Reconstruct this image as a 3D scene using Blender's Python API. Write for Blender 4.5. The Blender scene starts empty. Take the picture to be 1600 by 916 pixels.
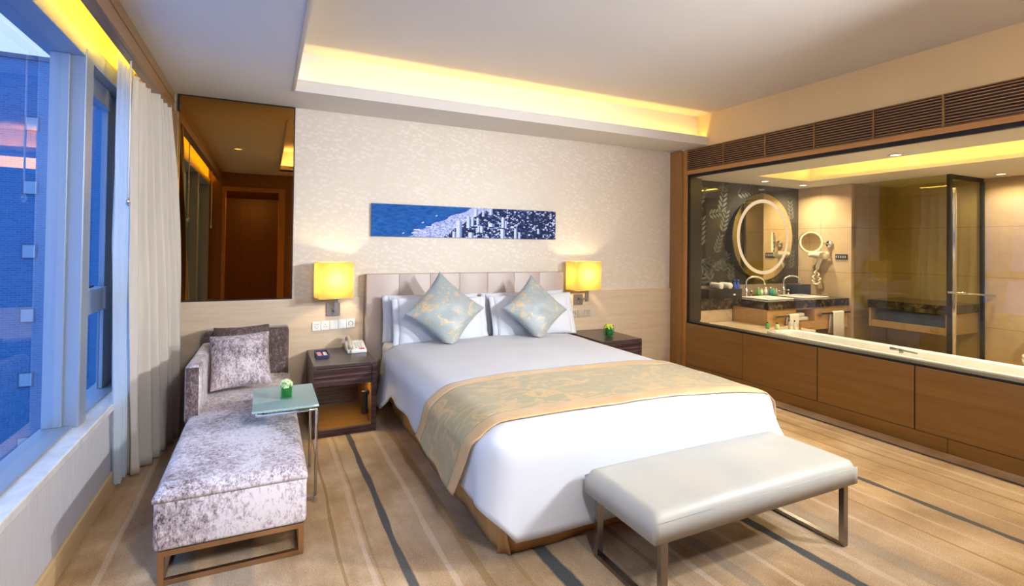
import bpy, bmesh, math, random
from mathutils import Matrix, Vector, noise
random.seed(7)
PI = math.pi
SC = bpy.context.scene
COL = SC.collection

# ------------------------------------------------------------------ camera
cd = bpy.data.cameras.new('camera'); cam = bpy.data.objects.new('camera', cd); COL.objects.link(cam)
R_ = Vector((0.90060833, -0.43445473, 0.01239852)); U_ = Vector((-0.01711878, -0.00695334, 0.99982928)); W_ = Vector((0.43429436, 0.90066683, 0.01369957))
cam.matrix_world = Matrix(((R_.x, U_.x, -W_.x, 0.6236), (R_.y, U_.y, -W_.y, -4.8992), (R_.z, U_.z, -W_.z, 1.5), (0, 0, 0, 1)))
cd.sensor_fit = 'HORIZONTAL'; cd.sensor_width = 36; cd.lens = 798.64/1600*36; cd.shift_y = -(458-373.63)/1600
cd.clip_start = 0.05; cd.clip_end = 300
SC.camera = cam

# ------------------------------------------------------------------ view, world, lights
SC.view_settings.view_transform = 'Standard'; SC.view_settings.look = 'None'
SC.view_settings.gamma = 1; SC.view_settings.use_curve_mapping = False
SC.view_settings.exposure = 0.27
SC.cycles.use_denoising = True
SC.cycles.max_bounces = 10; SC.cycles.diffuse_bounces = 5; SC.cycles.glossy_bounces = 5
SC.cycles.transmission_bounces = 8; SC.cycles.transparent_max_bounces = 16
SC.cycles.caustics_reflective = False; SC.cycles.caustics_refractive = False
SC.cycles.sample_clamp_indirect = 6

wd = bpy.data.worlds.new('dusk_sky'); SC.world = wd; wd.use_nodes = True
nt = wd.node_tree; nt.nodes.clear()
wo = nt.nodes.new('ShaderNodeOutputWorld'); bg = nt.nodes.new('ShaderNodeBackground')
tc = nt.nodes.new('ShaderNodeTexCoord'); sx = nt.nodes.new('ShaderNodeSeparateXYZ'); rp = nt.nodes.new('ShaderNodeValToRGB')
nt.links.new(tc.outputs['Generated'], sx.inputs[0]); nt.links.new(sx.outputs['Z'], rp.inputs[0])
rp.color_ramp.elements[0].position = 0.0; rp.color_ramp.elements[0].color = (0.10, 0.26, 0.70, 1)
rp.color_ramp.elements[1].position = 0.28; rp.color_ramp.elements[1].color = (0.20, 0.27, 0.34, 1)
e_ = rp.color_ramp.elements.new(0.75); e_.color = (0.16, 0.40, 0.95, 1)
nt.links.new(rp.outputs[0], bg.inputs[0]); bg.inputs[1].default_value = 3.2
nt.links.new(bg.outputs[0], wo.inputs[0])

def light(name, kind, loc, energy, color, target=None, **k):
    l = bpy.data.lights.new(name, kind); l.energy = energy; l.color = color
    o = bpy.data.objects.new(name, l); COL.objects.link(o); o.location = loc
    for a, v in k.items(): setattr(l, a, v)
    if target is not None:
        o.rotation_euler = (Vector(target) - Vector(loc)).to_track_quat('-Z', 'Y').to_euler()
    return o
WARM = (1.0, 0.80, 0.56)
# photographer's strobes at the right, then two added fill lamps
light('strobe_key', 'AREA', (3.9, -4.75, 1.95), 25, (0.93, 0.96, 1.0), (2.0, 0.0, 1.35), shape='DISK', size=0.14, spread=1.7)
light('strobe_side', 'AREA', (4.75, -4.6, 2.35), 36, (0.93, 0.96, 1.0), (0.8, -0.8, 1.0), shape='DISK', size=0.16, spread=1.7)
light('fill_left', 'AREA', (1.30, -4.85, 2.30), 15, (0.95, 0.97, 1.0), (0.5, -1.9, 0.1), shape='DISK', size=0.25, spread=1.8)  # unseen lamp added to lift the chaise side of the room
light('room_fill', 'AREA', (2.5, -4.80, 2.68), 17, (0.95, 0.97, 1.0), (1.9, -1.2, 0.5), shape='RECTANGLE', size=2.6, size_y=0.3, spread=2.2)  # unseen soft panel added as general fill
# LED strips: lying in the ceiling cove, in the pelmet and in the bathroom cove
light('cove_strip', 'AREA', (3.02, -0.522, 2.75), 10.5, (1.0, 0.62, 0.14), (3.02, -0.40, 3.05), shape='RECTANGLE', size=4.36, size_y=0.012)
light('cove_strip_rear', 'AREA', (3.02, -4.54, 2.74), 158, (1.0, 0.89, 0.72), (3.02, -4.40, 3.05), shape='RECTANGLE', size=4.3, size_y=0.08)
light('pelmet_strip', 'AREA', (-0.10, -2.6, 2.60), 20, (1.0, 0.62, 0.03), (-0.26, -2.6, 2.72), shape='RECTANGLE', size=4.9, size_y=0.02)
light('bath_cove_strip', 'AREA', (5.90, -2.3, 2.43), 9, (1.0, 0.64, 0.10), (6.10, -2.3, 2.58), shape='RECTANGLE', size=3.2, size_y=0.02)
light('bath_cove_strip_far', 'AREA', (6.95, -2.3, 2.43), 9, (1.0, 0.64, 0.10), (6.75, -2.3, 2.58), shape='RECTANGLE', size=3.2, size_y=0.02)
light('corridor_light', 'AREA', (0.40, -5.27, 2.445), 26, (1.0, 0.72, 0.40), (0.45, -6.2, 0.6), shape='RECTANGLE', size=0.5, size_y=0.05)

# ------------------------------------------------------------------ materials
MAT = {}
class N:
    def __init__(s, name):
        s.m = bpy.data.materials.new(name); s.m.use_nodes = True; s.t = s.m.node_tree; s.t.nodes.clear()
        s.o = s.t.nodes.new('ShaderNodeOutputMaterial'); MAT[name] = s.m
    def n(s, kind, **k):
        x = s.t.nodes.new('ShaderNode' + kind)
        for a, v in k.items(): setattr(x, a, v)
        return x
    def set(s, node, sock, v):
        if isinstance(v, bpy.types.NodeSocket): s.t.links.new(v, node.inputs[sock])
        elif v is not None:
            if isinstance(v, (tuple, list)) and len(v) == 3 and node.inputs[sock].type == 'RGBA': v = (*v, 1)
            node.inputs[sock].default_value = v
    def bsdf(s, color, rough=.5, metal=0, spec=.5, bump=None, bstr=.2, bdist=.01, **k):
        b = s.n('BsdfPrincipled')
        s.set(b, 'Base Color', color); s.set(b, 'Roughness', rough); s.set(b, 'Metallic', metal); s.set(b, 'Specular IOR Level', spec)
        for a, v in k.items(): s.set(b, a.replace('_', ' '), v)
        if bump is not None:
            bp = s.n('Bump'); s.set(bp, 'Height', bump); s.set(bp, 'Strength', bstr); s.set(bp, 'Distance', bdist); s.t.links.new(bp.outputs[0], b.inputs['Normal'])
        return b.outputs[0]
    def out(s, sh): s.t.links.new(sh, s.o.inputs[0]); return s.m
    def coord(s, scale=(1, 1, 1), rot=(0, 0, 0), src='Object'):
        c = s.n('TexCoord'); mp = s.n('Mapping'); s.t.links.new(c.outputs[src], mp.inputs[0])
        mp.inputs['Scale'].default_value = scale; mp.inputs['Rotation'].default_value = rot
        return mp.outputs[0]
    def noise(s, vec, scale=5, detail=4, rough=.5, dist=0):
        x = s.n('TexNoise'); s.set(x, 'Vector', vec); s.set(x, 'Scale', scale); s.set(x, 'Detail', detail); s.set(x, 'Roughness', rough); s.set(x, 'Distortion', dist)
        return x.outputs['Fac']
    def ramp(s, fac, stops, interp='LINEAR'):
        r = s.n('ValToRGB'); r.color_ramp.interpolation = interp; s.set(r, 0, fac)
        e = r.color_ramp.elements
        while len(e) < len(stops): e.new(.5)
        for i, (p, c) in enumerate(stops):
            e[i].position = p; e[i].color = (*c, 1) if not isinstance(c, (int, float)) else (c, c, c, 1)
        return r.outputs[0]
    def mix(s, f, a, b, mode='MIX'):
        x = s.n('Mix', data_type='RGBA', blend_type=mode)
        s.set(x, 0, f); 
        for i, v in ((6, a), (7, b)):
            if isinstance(v, bpy.types.NodeSocket): s.t.links.new(v, x.inputs[i])
            else: x.inputs[i].default_value = (*v, 1) if not isinstance(v, (int, float)) else (v, v, v, 1)
        return x.outputs[2]
    def math(s, op, a, b=0, c=None, clamp=False):
        x = s.n('Math', operation=op, use_clamp=clamp); s.set(x, 0, a); s.set(x, 1, b)
        if c is not None: s.set(x, 2, c)
        return x.outputs[0]
    def xyz(s, vec):
        x = s.n('SeparateXYZ'); s.t.links.new(vec, x.inputs[0]); return x.outputs

def plain(name, c, rough=.5, metal=0, var=0.0, vscale=8, **k):
    m = N(name)
    if var:
        f = m.noise(m.coord(), vscale, 3)
        col = m.ramp(f, [(.3, tuple(x*(1-var) for x in c)), (.7, tuple(min(1, x*(1+var)) for x in c))])
    else: col = c
    return m.out(m.bsdf(col, rough, metal, **k))

def wood(name, c1, c2, axis='Y', sc=1.0, rough=.35, coat=0.0, stripe=14, plank=None):
    m = N(name); a = {'X': (.5, 9, 9), 'Y': (9, .5, 9), 'Z': (9, 9, .5)}[axis]
    v = m.coord(tuple(q*sc for q in a)); f = m.noise(v, 2.2, 6, .6, .4)
    v2 = m.coord(tuple(q*sc*4 for q in a)); g = m.noise(v2, stripe/4, 4, .6)
    s = m.math('ADD', m.math('MULTIPLY', f, .65), m.math('MULTIPLY', g, .35))
    col = m.ramp(s, [(.32, c1), (.66, c2)])
    return m.out(m.bsdf(col, rough, Coat_Weight=coat, bump=s, bstr=.08, bdist=.002))

plain('ceiling_paint', (.66, .625, .575), .85, var=.015, vscale=1.5)
plain('cream_paint', (.76, .57, .30), .8, var=.02, vscale=1.5)
plain('white_paint', (.84, .83, .79), .85)
plain('lintel_paint', (.80, .76, .62), .8)
plain('black_metal', (.010, .010, .011), .45, 0.0, spec=.3)
plain('dark_void', (.008, .007, .006), .8)
plain('chrome', (.80, .80, .82), .10, 1.0)
plain('steel_dark', (.27, .25, .24), .25, 1.0, var=.08)
plain('brass_brown', (.52, .33, .19), .30, 1.0, var=.1)
plain('reveal_dark', (.05, .045, .04), .35, .5)
plain('pewter', (.36, .34, .33), .32, .9, var=.1)
plain('shade_ring', (.60, .45, .18), .5)
plain('frame_metal', (.28, .34, .43), .38, .35)
plain('white_plastic', (.78, .78, .76), .3)
plain('grey_plastic', (.40, .41, .42), .4)
plain('champagne_plastic', (.52, .47, .38), .35, .2)
plain('cream_plastic', (.80, .72, .52), .3)
plain('black_plastic', (.012, .012, .013), .3)
plain('navy_leather', (.02, .03, .11), .4)
plain('red_print', (.65, .02, .03), .4)
plain('pink_paper', (.75, .32, .42), .5)
plain('white_paper', (.8, .8, .78), .6)
plain('porcelain', (.80, .81, .80), .12)
plain('towel_white', (.80, .79, .76), .95, var=.06, vscale=60)
plain('navy_fabric', (.02, .04, .13), .85, var=.3, vscale=10)
plain('blue_bottle', (.03, .09, .50), .1, var=.1)
plain('teal_plastic', (.03, .33, .38), .25)
plain('green_liquid', (.10, .42, .16), .15)
plain('leaf_green', (.02, .16, .05), .35, var=.35, vscale=40)
plain('petal_green', (.60, .74, .42), .6, var=.2, vscale=60)
plain('petal_lime', (.68, .74, .10), .6, var=.2, vscale=60)
plain('petal_purple', (.13, .02, .07), .6)
plain('linen_white', (.61, .635, .695), .75, var=.02, vscale=3)
plain('sheer_dark', (.1, .2, .3), .8)
plain('leaf_etch', (.10, .105, .09), .5)

m = N('leather_white')
f = m.noise(m.coord((1.2, 1.2, 1.2)), 2.6, 4); b = m.noise(m.coord(), 260, 2)
m.out(m.bsdf(m.ramp(f, [(.30, (.40, .41, .395)), (.72, (.48, .46, .405))]), .45, spec=.35, bump=b, bstr=.06, bdist=.002))
m = N('leather_taupe')
b = m.noise(m.coord(), 200, 2)
m.out(m.bsdf(m.ramp(m.noise(m.coord(), 2, 3), [(.3, (.40, .325, .285)), (.7, (.455, .375, .33))]), .42, bump=b, bstr=.05, bdist=.002))

wood('wood_pale', (.52, .41, .295), (.64, .53, .40), 'X', 1.0, .35)
wood('wood_panel', (.205, .098, .022), (.285, .145, .038), 'Y', .8, .32)
wood('wood_frame', (.40, .19, .05), (.50, .25, .075), 'Y', 1.0, .3)
wood('wood_pillar', (.25, .125, .034), (.32, .165, .05), 'Z', 1.0, .35)
wood('wood_fascia', (.20, .11, .045), (.27, .15, .062), 'Y', 1.2, .35)
wood('wood_base', (.52, .36, .17), (.66, .49, .26), 'Y', 1.0, .35)
wood('wood_vanity', (.46, .27, .11), (.58, .36, .16), 'X', 1.0, .3)
wood('wood_door', (.20, .10, .032), (.27, .14, .046), 'Z', 1.0, .35)
m = N('ebony_wood')
v = m.coord((.6, .6, 26)); f = m.noise(v, 2.6, 5, .65, .25); g = m.noise(m.coord((1.5, 1.5, 90)), 2, 3)
s = m.math('ADD', m.math('MULTIPLY', f, .7), m.math('MULTIPLY', g, .3))
m.out(m.bsdf(m.ramp(s, [(.36, (.018, .009, .010)), (.50, (.055, .028, .028)), (.62, (.13, .075, .075))]), .26))
m = N('ebony_top')
v = m.coord((.8, 26, .8)); f = m.noise(v, 2.6, 5, .65, .25)
m.out(m.bsdf(m.ramp(f, [(.36, (.030, .020, .020)), (.65, (.060, .040, .038))]), .28))
m = N('wood_niche')
v = m.coord((1.2, 18, 18)); f = m.noise(v, 2.6, 5, .65, .25)
m.out(m.bsdf(m.ramp(f, [(.36, (.17, .080, .025)), (.65, (.29, .15, .055))]), .35))

m = N('wallpaper')
v = m.coord()
def leaf(rot, sc, off):
    mp = m.n('Mapping'); m.t.links.new(v, mp.inputs[0]); mp.inputs['Rotation'].default_value = (0, rot, 0); mp.inputs['Scale'].default_value = (sc[0], 1, sc[1]); mp.inputs['Location'].default_value = off
    vo = m.n('TexVoronoi', feature='F1'); m.set(vo, 'Vector', mp.outputs[0]); m.set(vo, 'Scale', 1); m.set(vo, 'Randomness', .55)
    return m.ramp(vo.outputs['Distance'], [(.38, 1.0), (.44, 0.0)])
a = leaf(PI/4, (12, 30), (0, 0, 0)); b = leaf(-PI/4, (12, 30), (3, 0, 5))
x = m.xyz(v); wv = m.n('TexWave', wave_type='BANDS', bands_direction='X'); m.set(wv, 'Vector', v); m.set(wv, 'Scale', 3.6); m.set(wv, 'Distortion', 2.5); m.set(wv, 'Detail', 1)
k = m.ramp(wv.outputs['Fac'], [(.48, 0.0), (.52, 1.0)])
lf = m.mix(k, a, b)
mask = m.ramp(m.noise(v, 2.2, 2), [(.34, .35), (.60, 1.0)])
fac = m.mix(1.0, lf, mask, 'MULTIPLY')
col = m.mix(fac, (.65, .58, .48), (.705, .648, .565))
m.out(m.bsdf(col, .48, spec=.35, bump=fac, bstr=.1, bdist=.002))

m = N('panel_fabric')
v = m.coord((1, 60, 1)); f = m.noise(v, 6, 3)
m.out(m.bsdf(m.ramp(f, [(.3, (.42, .42, .46)), (.7, (.56, .56, .60))]), .7))

m = N('carpet')
v = m.coord(); p = m.xyz(v)
big = m.noise(m.coord((1.4, .55, 1)), 1.7, 5, .6, .4)
fine = m.noise(m.coord((11, .55, 1)), 1.3, 3, .55)
blot = m.noise(m.coord((1, 1, 1)), 1.9, 4, .6)
fib = m.noise(v, 210, 3, .8); fib2 = m.noise(v, 95, 3, .7)
s = m.math('ADD', m.math('MULTIPLY', big, .42), m.math('ADD', m.math('MULTIPLY', fine, .09), m.math('MULTIPLY', blot, .49)))
col = m.ramp(s, [(.36, (.25, .150, .072)), (.44, (.385, .25, .132)), (.53, (.515, .36, .21)), (.62, (.66, .50, .335))])
col = m.mix(m.ramp(m.noise(m.coord((.9, .6, 1)), .9, 3), [(.46, 0.0), (.66, .55)]), col, (.34, .275, .215))
wob = m.math('MULTIPLY', m.math('SUBTRACT', m.noise(m.coord((.3, .8, 1)), 1.2, 2), .5), .05)
xx = m.math('ADD', p['X'], wob)
def stripe(x0, w, c, strength=1.0, lo=None, hi=None, seed=0):
    global col
    wn = m.noise(m.coord((0.2, .9, 1)), 1 + seed*.37, 2)
    ww = m.math('MULTIPLY', m.math('ADD', wn, .35), w)
    d = m.math('ABSOLUTE', m.math('SUBTRACT', xx, x0))
    f = m.math('SUBTRACT', 1.0, m.math('SMOOTH_MIN', m.math('DIVIDE', d, ww), 1.0, .05), clamp=True)
    f = m.ramp(f, [(.0, 0.0), (.30, strength)])
    if lo is not None:
        f = m.mix(1.0, f, m.ramp(p['Y'], [(0, 0)]) if False else m.math('MULTIPLY', m.math('GREATER_THAN', p['Y'], lo), m.math('LESS_THAN', p['Y'], hi)), 'MULTIPLY')
    col = m.mix(f, col, c)
DK = (.075, .080, .082); GD = (.27, .16, .055); LT = (.72, .58, .45); GY = (.20, .175, .15)
for i, (x0, w, c, st) in enumerate([(-.02, .025, LT, .8), (.30, .10, GY, .8), (.52, .14, GY, .6), (.97, .014, GD, .9), (1.09, .022, LT, .8), (1.12, .010, GD, .6), (1.235, .026, DK, .95), (1.42, .025, LT, .8), (1.55, .04, GD, .8), (1.72, .02, GD, .6),
        (1.88, .050, DK, 1.0), (2.12, .05, GY, .8), (2.30, .03, GD, .7), (2.46, .03, LT, .8), (2.62, .06, GY, .7), (2.80, .025, LT, .8), (3.05, .040, DK, 1.0), (3.22, .035, LT, .8), (3.40, .10, GY, .5), (3.62, .025, LT, .7), (3.82, .016, GD, .9), (3.98, .02, LT, .7),
        (4.175, .032, DK, .95), (4.36, .02, LT, .5), (4.55, .014, GD, .9), (4.72, .028, GD, .9), (4.86, .03, LT, .7), (5.03, .026, DK, .95)]):
    stripe(x0, w*(1 if c == DK else .8), c, st if c == DK else st*(.42 if c == LT else .75), seed=i)
col = m.mix(.32, col, m.ramp(fib2, [(.3, (.25, .25, .25)), (.7, (.85, .85, .85))]), 'SOFT_LIGHT')
col = m.mix(.85, col, m.ramp(fib, [(.3, (.12, .12, .12)), (.7, (.88, .88, .88))]), 'SOFT_LIGHT')
m.out(m.bsdf(col, .95, spec=.1, bump=fib, bstr=.35, bdist=.006))

def velvet(name, dark, mid, light_, lo=.40, hi=.60):
    m = N(name); v = m.coord()
    a = m.noise(v, 3.5, 3, .55, .3); b = m.noise(m.coord((1.2, 1.2, .7)), 42, 6, .72, .4)
    c = m.noise(m.coord((1.3, 1.3, .6)), 110, 4, .75)
    s = m.math('ADD', m.math('MULTIPLY', a, .30), m.math('ADD', m.math('MULTIPLY', b, .40), m.math('MULTIPLY', c, .30)))
    col = m.ramp(s, [(lo, dark), ((lo+hi)/2, mid), (hi, light_)])
    return m.out(m.bsdf(col, .62, spec=.3, Sheen_Weight=.35, Sheen_Roughness=.4, bump=b, bstr=.12, bdist=.006))
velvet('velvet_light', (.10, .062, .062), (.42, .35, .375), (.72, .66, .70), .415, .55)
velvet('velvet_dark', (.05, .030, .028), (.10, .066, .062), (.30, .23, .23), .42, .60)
velvet('velvet_cushion', (.07, .045, .045), (.31, .25, .265), (.64, .57, .60), .41, .56)

def satin(name, base, gold, amount=.54, sc=9):
    m = N(name); v = m.coord((1, 1, 1))
    f = m.noise(v, sc, 5, .6, 1.6); g = m.noise(m.coord((1.0, 2.6, 1.6)), sc*.8, 3, .55, 2.2)
    k1 = m.ramp(f, [(amount, 0.0), (amount+.05, 1.0)]); k2 = m.ramp(g, [(amount+.03, 0.0), (amount+.08, .8)])
    k = m.mix(1.0, k1, k2, 'LIGHTEN')
    col = m.mix(k, base, gold)
    col = m.mix(m.ramp(m.noise(v, 3, 3), [(.35, 0.0), (.7, .5)]), col, tuple(x*.75+y*.25 for x, y in zip(base, gold)))
    w = m.noise(v, 420, 1)
    return m.out(m.bsdf(col, .44, spec=.5, Sheen_Weight=.2, bump=w, bstr=.04, bdist=.001))
satin('satin_blue_gold', (.27, .325, .345), (.58, .41, .19), .565, 9)
satin('satin_runner', (.32, .285, .165), (.55, .38, .17), .53, 6)
m = N('satin_gold'); m.out(m.bsdf(m.ramp(m.noise(m.coord(), 6, 4), [(.3, (.52, .33, .15)), (.7, (.62, .42, .21))]), .32, spec=.6, Sheen_Weight=.2))
m = N('satin_brown'); m.out(m.bsdf(m.ramp(m.noise(m.coord((3, 3, .6)), 4, 3), [(.3, (.50, .26, .085)), (.7, (.64, .36, .14))]), .38, spec=.5))
m = N('drape_fabric'); w = m.noise(m.coord((1, 1, 1)), 300, 2)
m.out(m.bsdf(m.ramp(m.noise(m.coord((4, 4, .5)), 3, 3), [(.3, (.50, .455, .40)), (.7, (.57, .525, .47))]), .6, spec=.3, bump=w, bstr=.1, bdist=.002))
m = N('sheer_fabric')
d = m.n('BsdfDiffuse'); d.inputs[0].default_value = (.72, .80, .88, 1); tl = m.n('BsdfTranslucent'); tl.inputs[0].default_value = (.72, .80, .88, 1); tr = m.n('BsdfTransparent')
x1 = m.n('MixShader'); x1.inputs[0].default_value = .55; m.t.links.new(d.outputs[0], x1.inputs[1]); m.t.links.new(tl.outputs[0], x1.inputs[2])
x2 = m.n('MixShader'); x2.inputs[0].default_value = .30; m.t.links.new(x1.outputs[0], x2.inputs[1]); m.t.links.new(tr.outputs[0], x2.inputs[2]); m.out(x2.outputs[0])
m = N('shade_fabric')
w = m.noise(m.coord((1, 1, 1)), 160, 2); cc = m.ramp(w, [(.3, (.42, .32, .080)), (.7, (.45, .35, .10))])
d = m.n('BsdfDiffuse'); d.inputs[0].default_value = (.40, .29, .09, 1); tl = m.n('BsdfTranslucent'); m.set(tl, 0, cc)
x1 = m.n('MixShader'); x1.inputs[0].default_value = .55; m.t.links.new(d.outputs[0], x1.inputs[1]); m.t.links.new(tl.outputs[0], x1.inputs[2]); m.out(x1.outputs[0])

def glass(name, tint=(1, 1, 1), rough=0.0, ior=1.5, frost=0.0, frostc=(.6, .75, .7)):
    m = N(name); tr = m.n('BsdfTransparent'); tr.inputs[0].default_value = (*tint, 1); g = m.n('BsdfGlossy'); g.inputs['Roughness'].default_value = rough
    fr = m.n('Fresnel'); fr.inputs[0].default_value = ior
    base = tr.outputs[0]
    if frost:
        d = m.n('BsdfDiffuse'); d.inputs[0].default_value = (*frostc, 1); xm = m.n('MixShader'); xm.inputs[0].default_value = frost
        m.t.links.new(base, xm.inputs[1]); m.t.links.new(d.outputs[0], xm.inputs[2]); base = xm.outputs[0]
    ge = m.n('NewGeometry'); fc = m.math('MULTIPLY', fr.outputs[0], m.math('SUBTRACT', 1.0, ge.outputs['Backfacing']))
    x = m.n('MixShader'); m.t.links.new(fc, x.inputs[0]); m.t.links.new(base, x.inputs[1]); m.t.links.new(g.outputs[0], x.inputs[2])
    return m.out(x.outputs[0])
glass('glass_window', (.96, .98, 1.0), ior=1.6)
glass('glass_bath', (.97, .96, .90), ior=1.6)
glass('glass_shower', (.86, .86, .70), ior=1.45)
glass('glass_table', (.55, .75, .70), ior=1.5, frost=.62, frostc=(.50, .66, .62))
glass('glass_vase', (.80, .95, .85), ior=1.45)
glass('glass_vase_green', (.25, .75, .35), ior=1.45, frost=.25, frostc=(.10, .45, .15))
m = N('bronze_mirror'); g = m.n('BsdfGlossy'); g.inputs[0].default_value = (.46, .225, .05, 1); g.inputs['Roughness'].default_value = .008; m.out(g.outputs[0])
m = N('clear_mirror'); g = m.n('BsdfGlossy'); g.inputs[0].default_value = (.82, .78, .62, 1); g.inputs['Roughness'].default_value = .01; m.out(g.outputs[0])
m = N('dark_glass'); m.out(m.bsdf((.030, .030, .026), .04, spec=.9))
def emit(name, c, s):
    m = N(name); e = m.n('Emission'); e.inputs[0].default_value = (*c, 1); e.inputs[1].default_value = s; m.out(e.outputs[0])
emit('lamp_glow', (1.0, .82, .55), 6.0); emit('ring_glow', (1.0, .74, .50), .80); emit('ring_glow_small', (1.0, .88, .45), 1.2); emit('bulb_glow', (1.0, .7, .3), 12.0); emit('led_glow', (1.0, .72, .26), 42.0); emit('lamp_bulb', (1.0, .76, .40), 310.0)

m = N('marble_dark'); f = m.noise(m.coord((1, 1, 1)), 7, 8, .65, 1.5)
m.out(m.bsdf(m.ramp(f, [(.38, (.015, .010, .008)), (.55, (.045, .032, .024)), (.64, (.22, .17, .12)), (.68, (.04, .03, .022))]), .12))
m = N('marble_beige'); f = m.noise(m.coord((.8, .8, 2.5)), 5, 6, .6, 1.0)
m.out(m.bsdf(m.ramp(f, [(.35, (.56, .44, .30)), (.6, (.70, .59, .44))]), .15))
m = N('marble_sill'); f = m.noise(m.coord((1, 1, 1)), 6, 6, .6, 1.0)
m.out(m.bsdf(m.ramp(f, [(.35, (.60, .60, .60)), (.6, (.74, .73, .72))]), .2))
m = N('tile_beige'); v = m.coord((1, 1, 1)); f = m.noise(v, 4, 5, .6)
p = m.xyz(v); gl = m.math('ABSOLUTE', m.math('SUBTRACT', m.math('FRACT', m.math('DIVIDE', p['Z'], .60)), .5)); gk = m.math('GREATER_THAN', gl, .496)
hz = m.math('ABSOLUTE', m.math('SUBTRACT', m.math('FRACT', m.math('DIVIDE', m.math('ADD', p['X'], p['Y']), .60)), .5)); hk = m.math('GREATER_THAN', hz, .496)
col = m.mix(m.math('MAXIMUM', gk, hk), m.ramp(f, [(.35, (.46, .33, .18)), (.65, (.53, .39, .225))]), (.24, .17, .09))
m.out(m.bsdf(col, .16))
m = N('tile_floor'); m.out(m.bsdf(m.ramp(m.noise(m.coord(), 4, 5), [(.35, (.25, .17, .09)), (.65, (.34, .25, .14))]), .2))
m = N('brick_dusk_tint')  # blue of the dusk light is put into the brick colours
v = m.coord((1, 1, 1), (PI/2, 0, 0)); bt = m.n('TexBrick'); m.set(bt, 'Vector', v)
m.set(bt, 'Color1', (.03, .12, .24)); m.set(bt, 'Color2', (.045, .155, .30)); m.set(bt, 'Mortar', (.07, .19, .35)); m.set(bt, 'Scale', 2.2); m.set(bt, 'Mortar Size', .03); m.set(bt, 'Brick Width', .6); m.set(bt, 'Row Height', .22)
m.out(m.bsdf(bt.outputs['Color'], .8))
plain('facade_pane', (.30, .36, .42), .2)
plain('facade_trim', (.06, .09, .16), .5)
m = N('ocean_print'); v = m.coord((3, 1, 10)); f = m.noise(v, 5, 5, .6, .6)
m.out(m.bsdf(m.ramp(f, [(.35, (.006, .055, .24)), (.65, (.015, .115, .40))]), .7, spec=.15))
m = N('surf_print'); f = m.noise(m.coord((6, 1, 14)), 6, 6, .65, 1)
m.out(m.bsdf(m.ramp(f, [(.40, (.12, .20, .52)), (.60, (.58, .62, .82))]), .7, spec=.15))
m = N('land_print')
vo = m.n('TexVoronoi'); m.set(vo, 'Vector', m.coord((1, 1, 1.5))); m.set(vo, 'Scale', 46)
cs = m.n('SeparateColor'); m.t.links.new(vo.outputs['Color'], cs.inputs[0])
f = m.math('ADD', m.math('MULTIPLY', cs.outputs[0], .72), m.math('MULTIPLY', m.noise(m.coord((1, 1, 1)), 9, 3), .42))
f = m.math('SUBTRACT', f, m.math('MULTIPLY', vo.outputs['Distance'], .28))
m.out(m.bsdf(m.ramp(f, [(.42, (.008, .016, .065)), (.58, (.030, .060, .17)), (.68, (.16, .24, .46)), (.74, (.52, .58, .76))]), .7, spec=.15))
plain('print_white', (.56, .63, .80), .7, spec=.15); plain('print_grey', (.16, .24, .46), .7, spec=.15); plain('print_navy', (.02, .035, .13), .7, spec=.15)

# ------------------------------------------------------------------ mesh helpers
def box(bm, x0, x1, y0, y1, z0, z1, bev=0.0, seg=2):
    vs = [bm.verts.new((x, y, z)) for x in (x0, x1) for y in (y0, y1) for z in (z0, z1)]
    fs = [bm.faces.new([vs[i] for i in q]) for q in ((0, 1, 3, 2), (4, 6, 7, 5), (0, 4, 5, 1), (2, 3, 7, 6), (0, 2, 6, 4), (1, 5, 7, 3))]
    if bev:
        es = list({e for f in fs for e in f.edges})
        bmesh.ops.bevel(bm, geom=es, offset=bev, segments=seg, profile=.5, affect='EDGES')
    return bm
def B(*a, **k): return box(bmesh.new(), *a, **k)
def tube(bm, pts, r, n=8, closed=False, cap=True):
    pts = [Vector(p) for p in pts]; rings = []; L = len(pts); prev = None
    for i, p in enumerate(pts):
        if closed: d = pts[(i+1) % L] - pts[i-1]
        else: d = (pts[min(i+1, L-1)] - pts[max(i-1, 0)])
        d.normalize()
        if prev is None:
            a = d.orthogonal().normalized()
        else:
            a = (prev - d*prev.dot(d)); a = a.normalized() if a.length > 1e-6 else d.orthogonal().normalized()
        prev = a; b = d.cross(a); rr = r[i] if isinstance(r, (list, tuple)) else r
        rings.append([bm.verts.new(p + a*math.cos(t)*rr + b*math.sin(t)*rr) for t in [2*PI*j/n for j in range(n)]])
    for i in range(L if closed else L-1):
        A, C = rings[i], rings[(i+1) % L]
        for j in range(n): bm.faces.new((A[j], A[(j+1) % n], C[(j+1) % n], C[j]))
    if cap and not closed:
        bm.faces.new(rings[0][::-1]); bm.faces.new(rings[-1])
    return bm
def lathe(bm, prof, c, n=24, axis='Z', cap=True):
    rings = []
    for r, h in prof:
        ring = []
        for j in range(n):
            t = 2*PI*j/n; a, b = r*math.cos(t), r*math.sin(t)
            q = {'Z': (a, b, h), 'Y': (a, h, b), 'X': (h, a, b)}[axis]
            ring.append(bm.verts.new((c[0]+q[0], c[1]+q[1], c[2]+q[2])))
        rings.append(ring)
    for A, C in zip(rings, rings[1:]):
        for j in range(n): bm.faces.new((A[j], A[(j+1) % n], C[(j+1) % n], C[j]))
    if cap: bm.faces.new(rings[0][::-1]); bm.faces.new(rings[-1])
    return bm
def grid(bm, fn, nu, nv, closed_u=False):
    V = [[bm.verts.new(fn(i/nu, j/nv)) for j in range(nv+1)] for i in range(nu+(0 if closed_u else 1))]
    L = len(V)
    for i in range(nu):
        for j in range(nv): bm.faces.new((V[i][j], V[(i+1) % L][j], V[(i+1) % L][j+1], V[i][j+1]))
    return bm
def topof(o):
    while o.parent: o = o.parent
    return o
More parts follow.
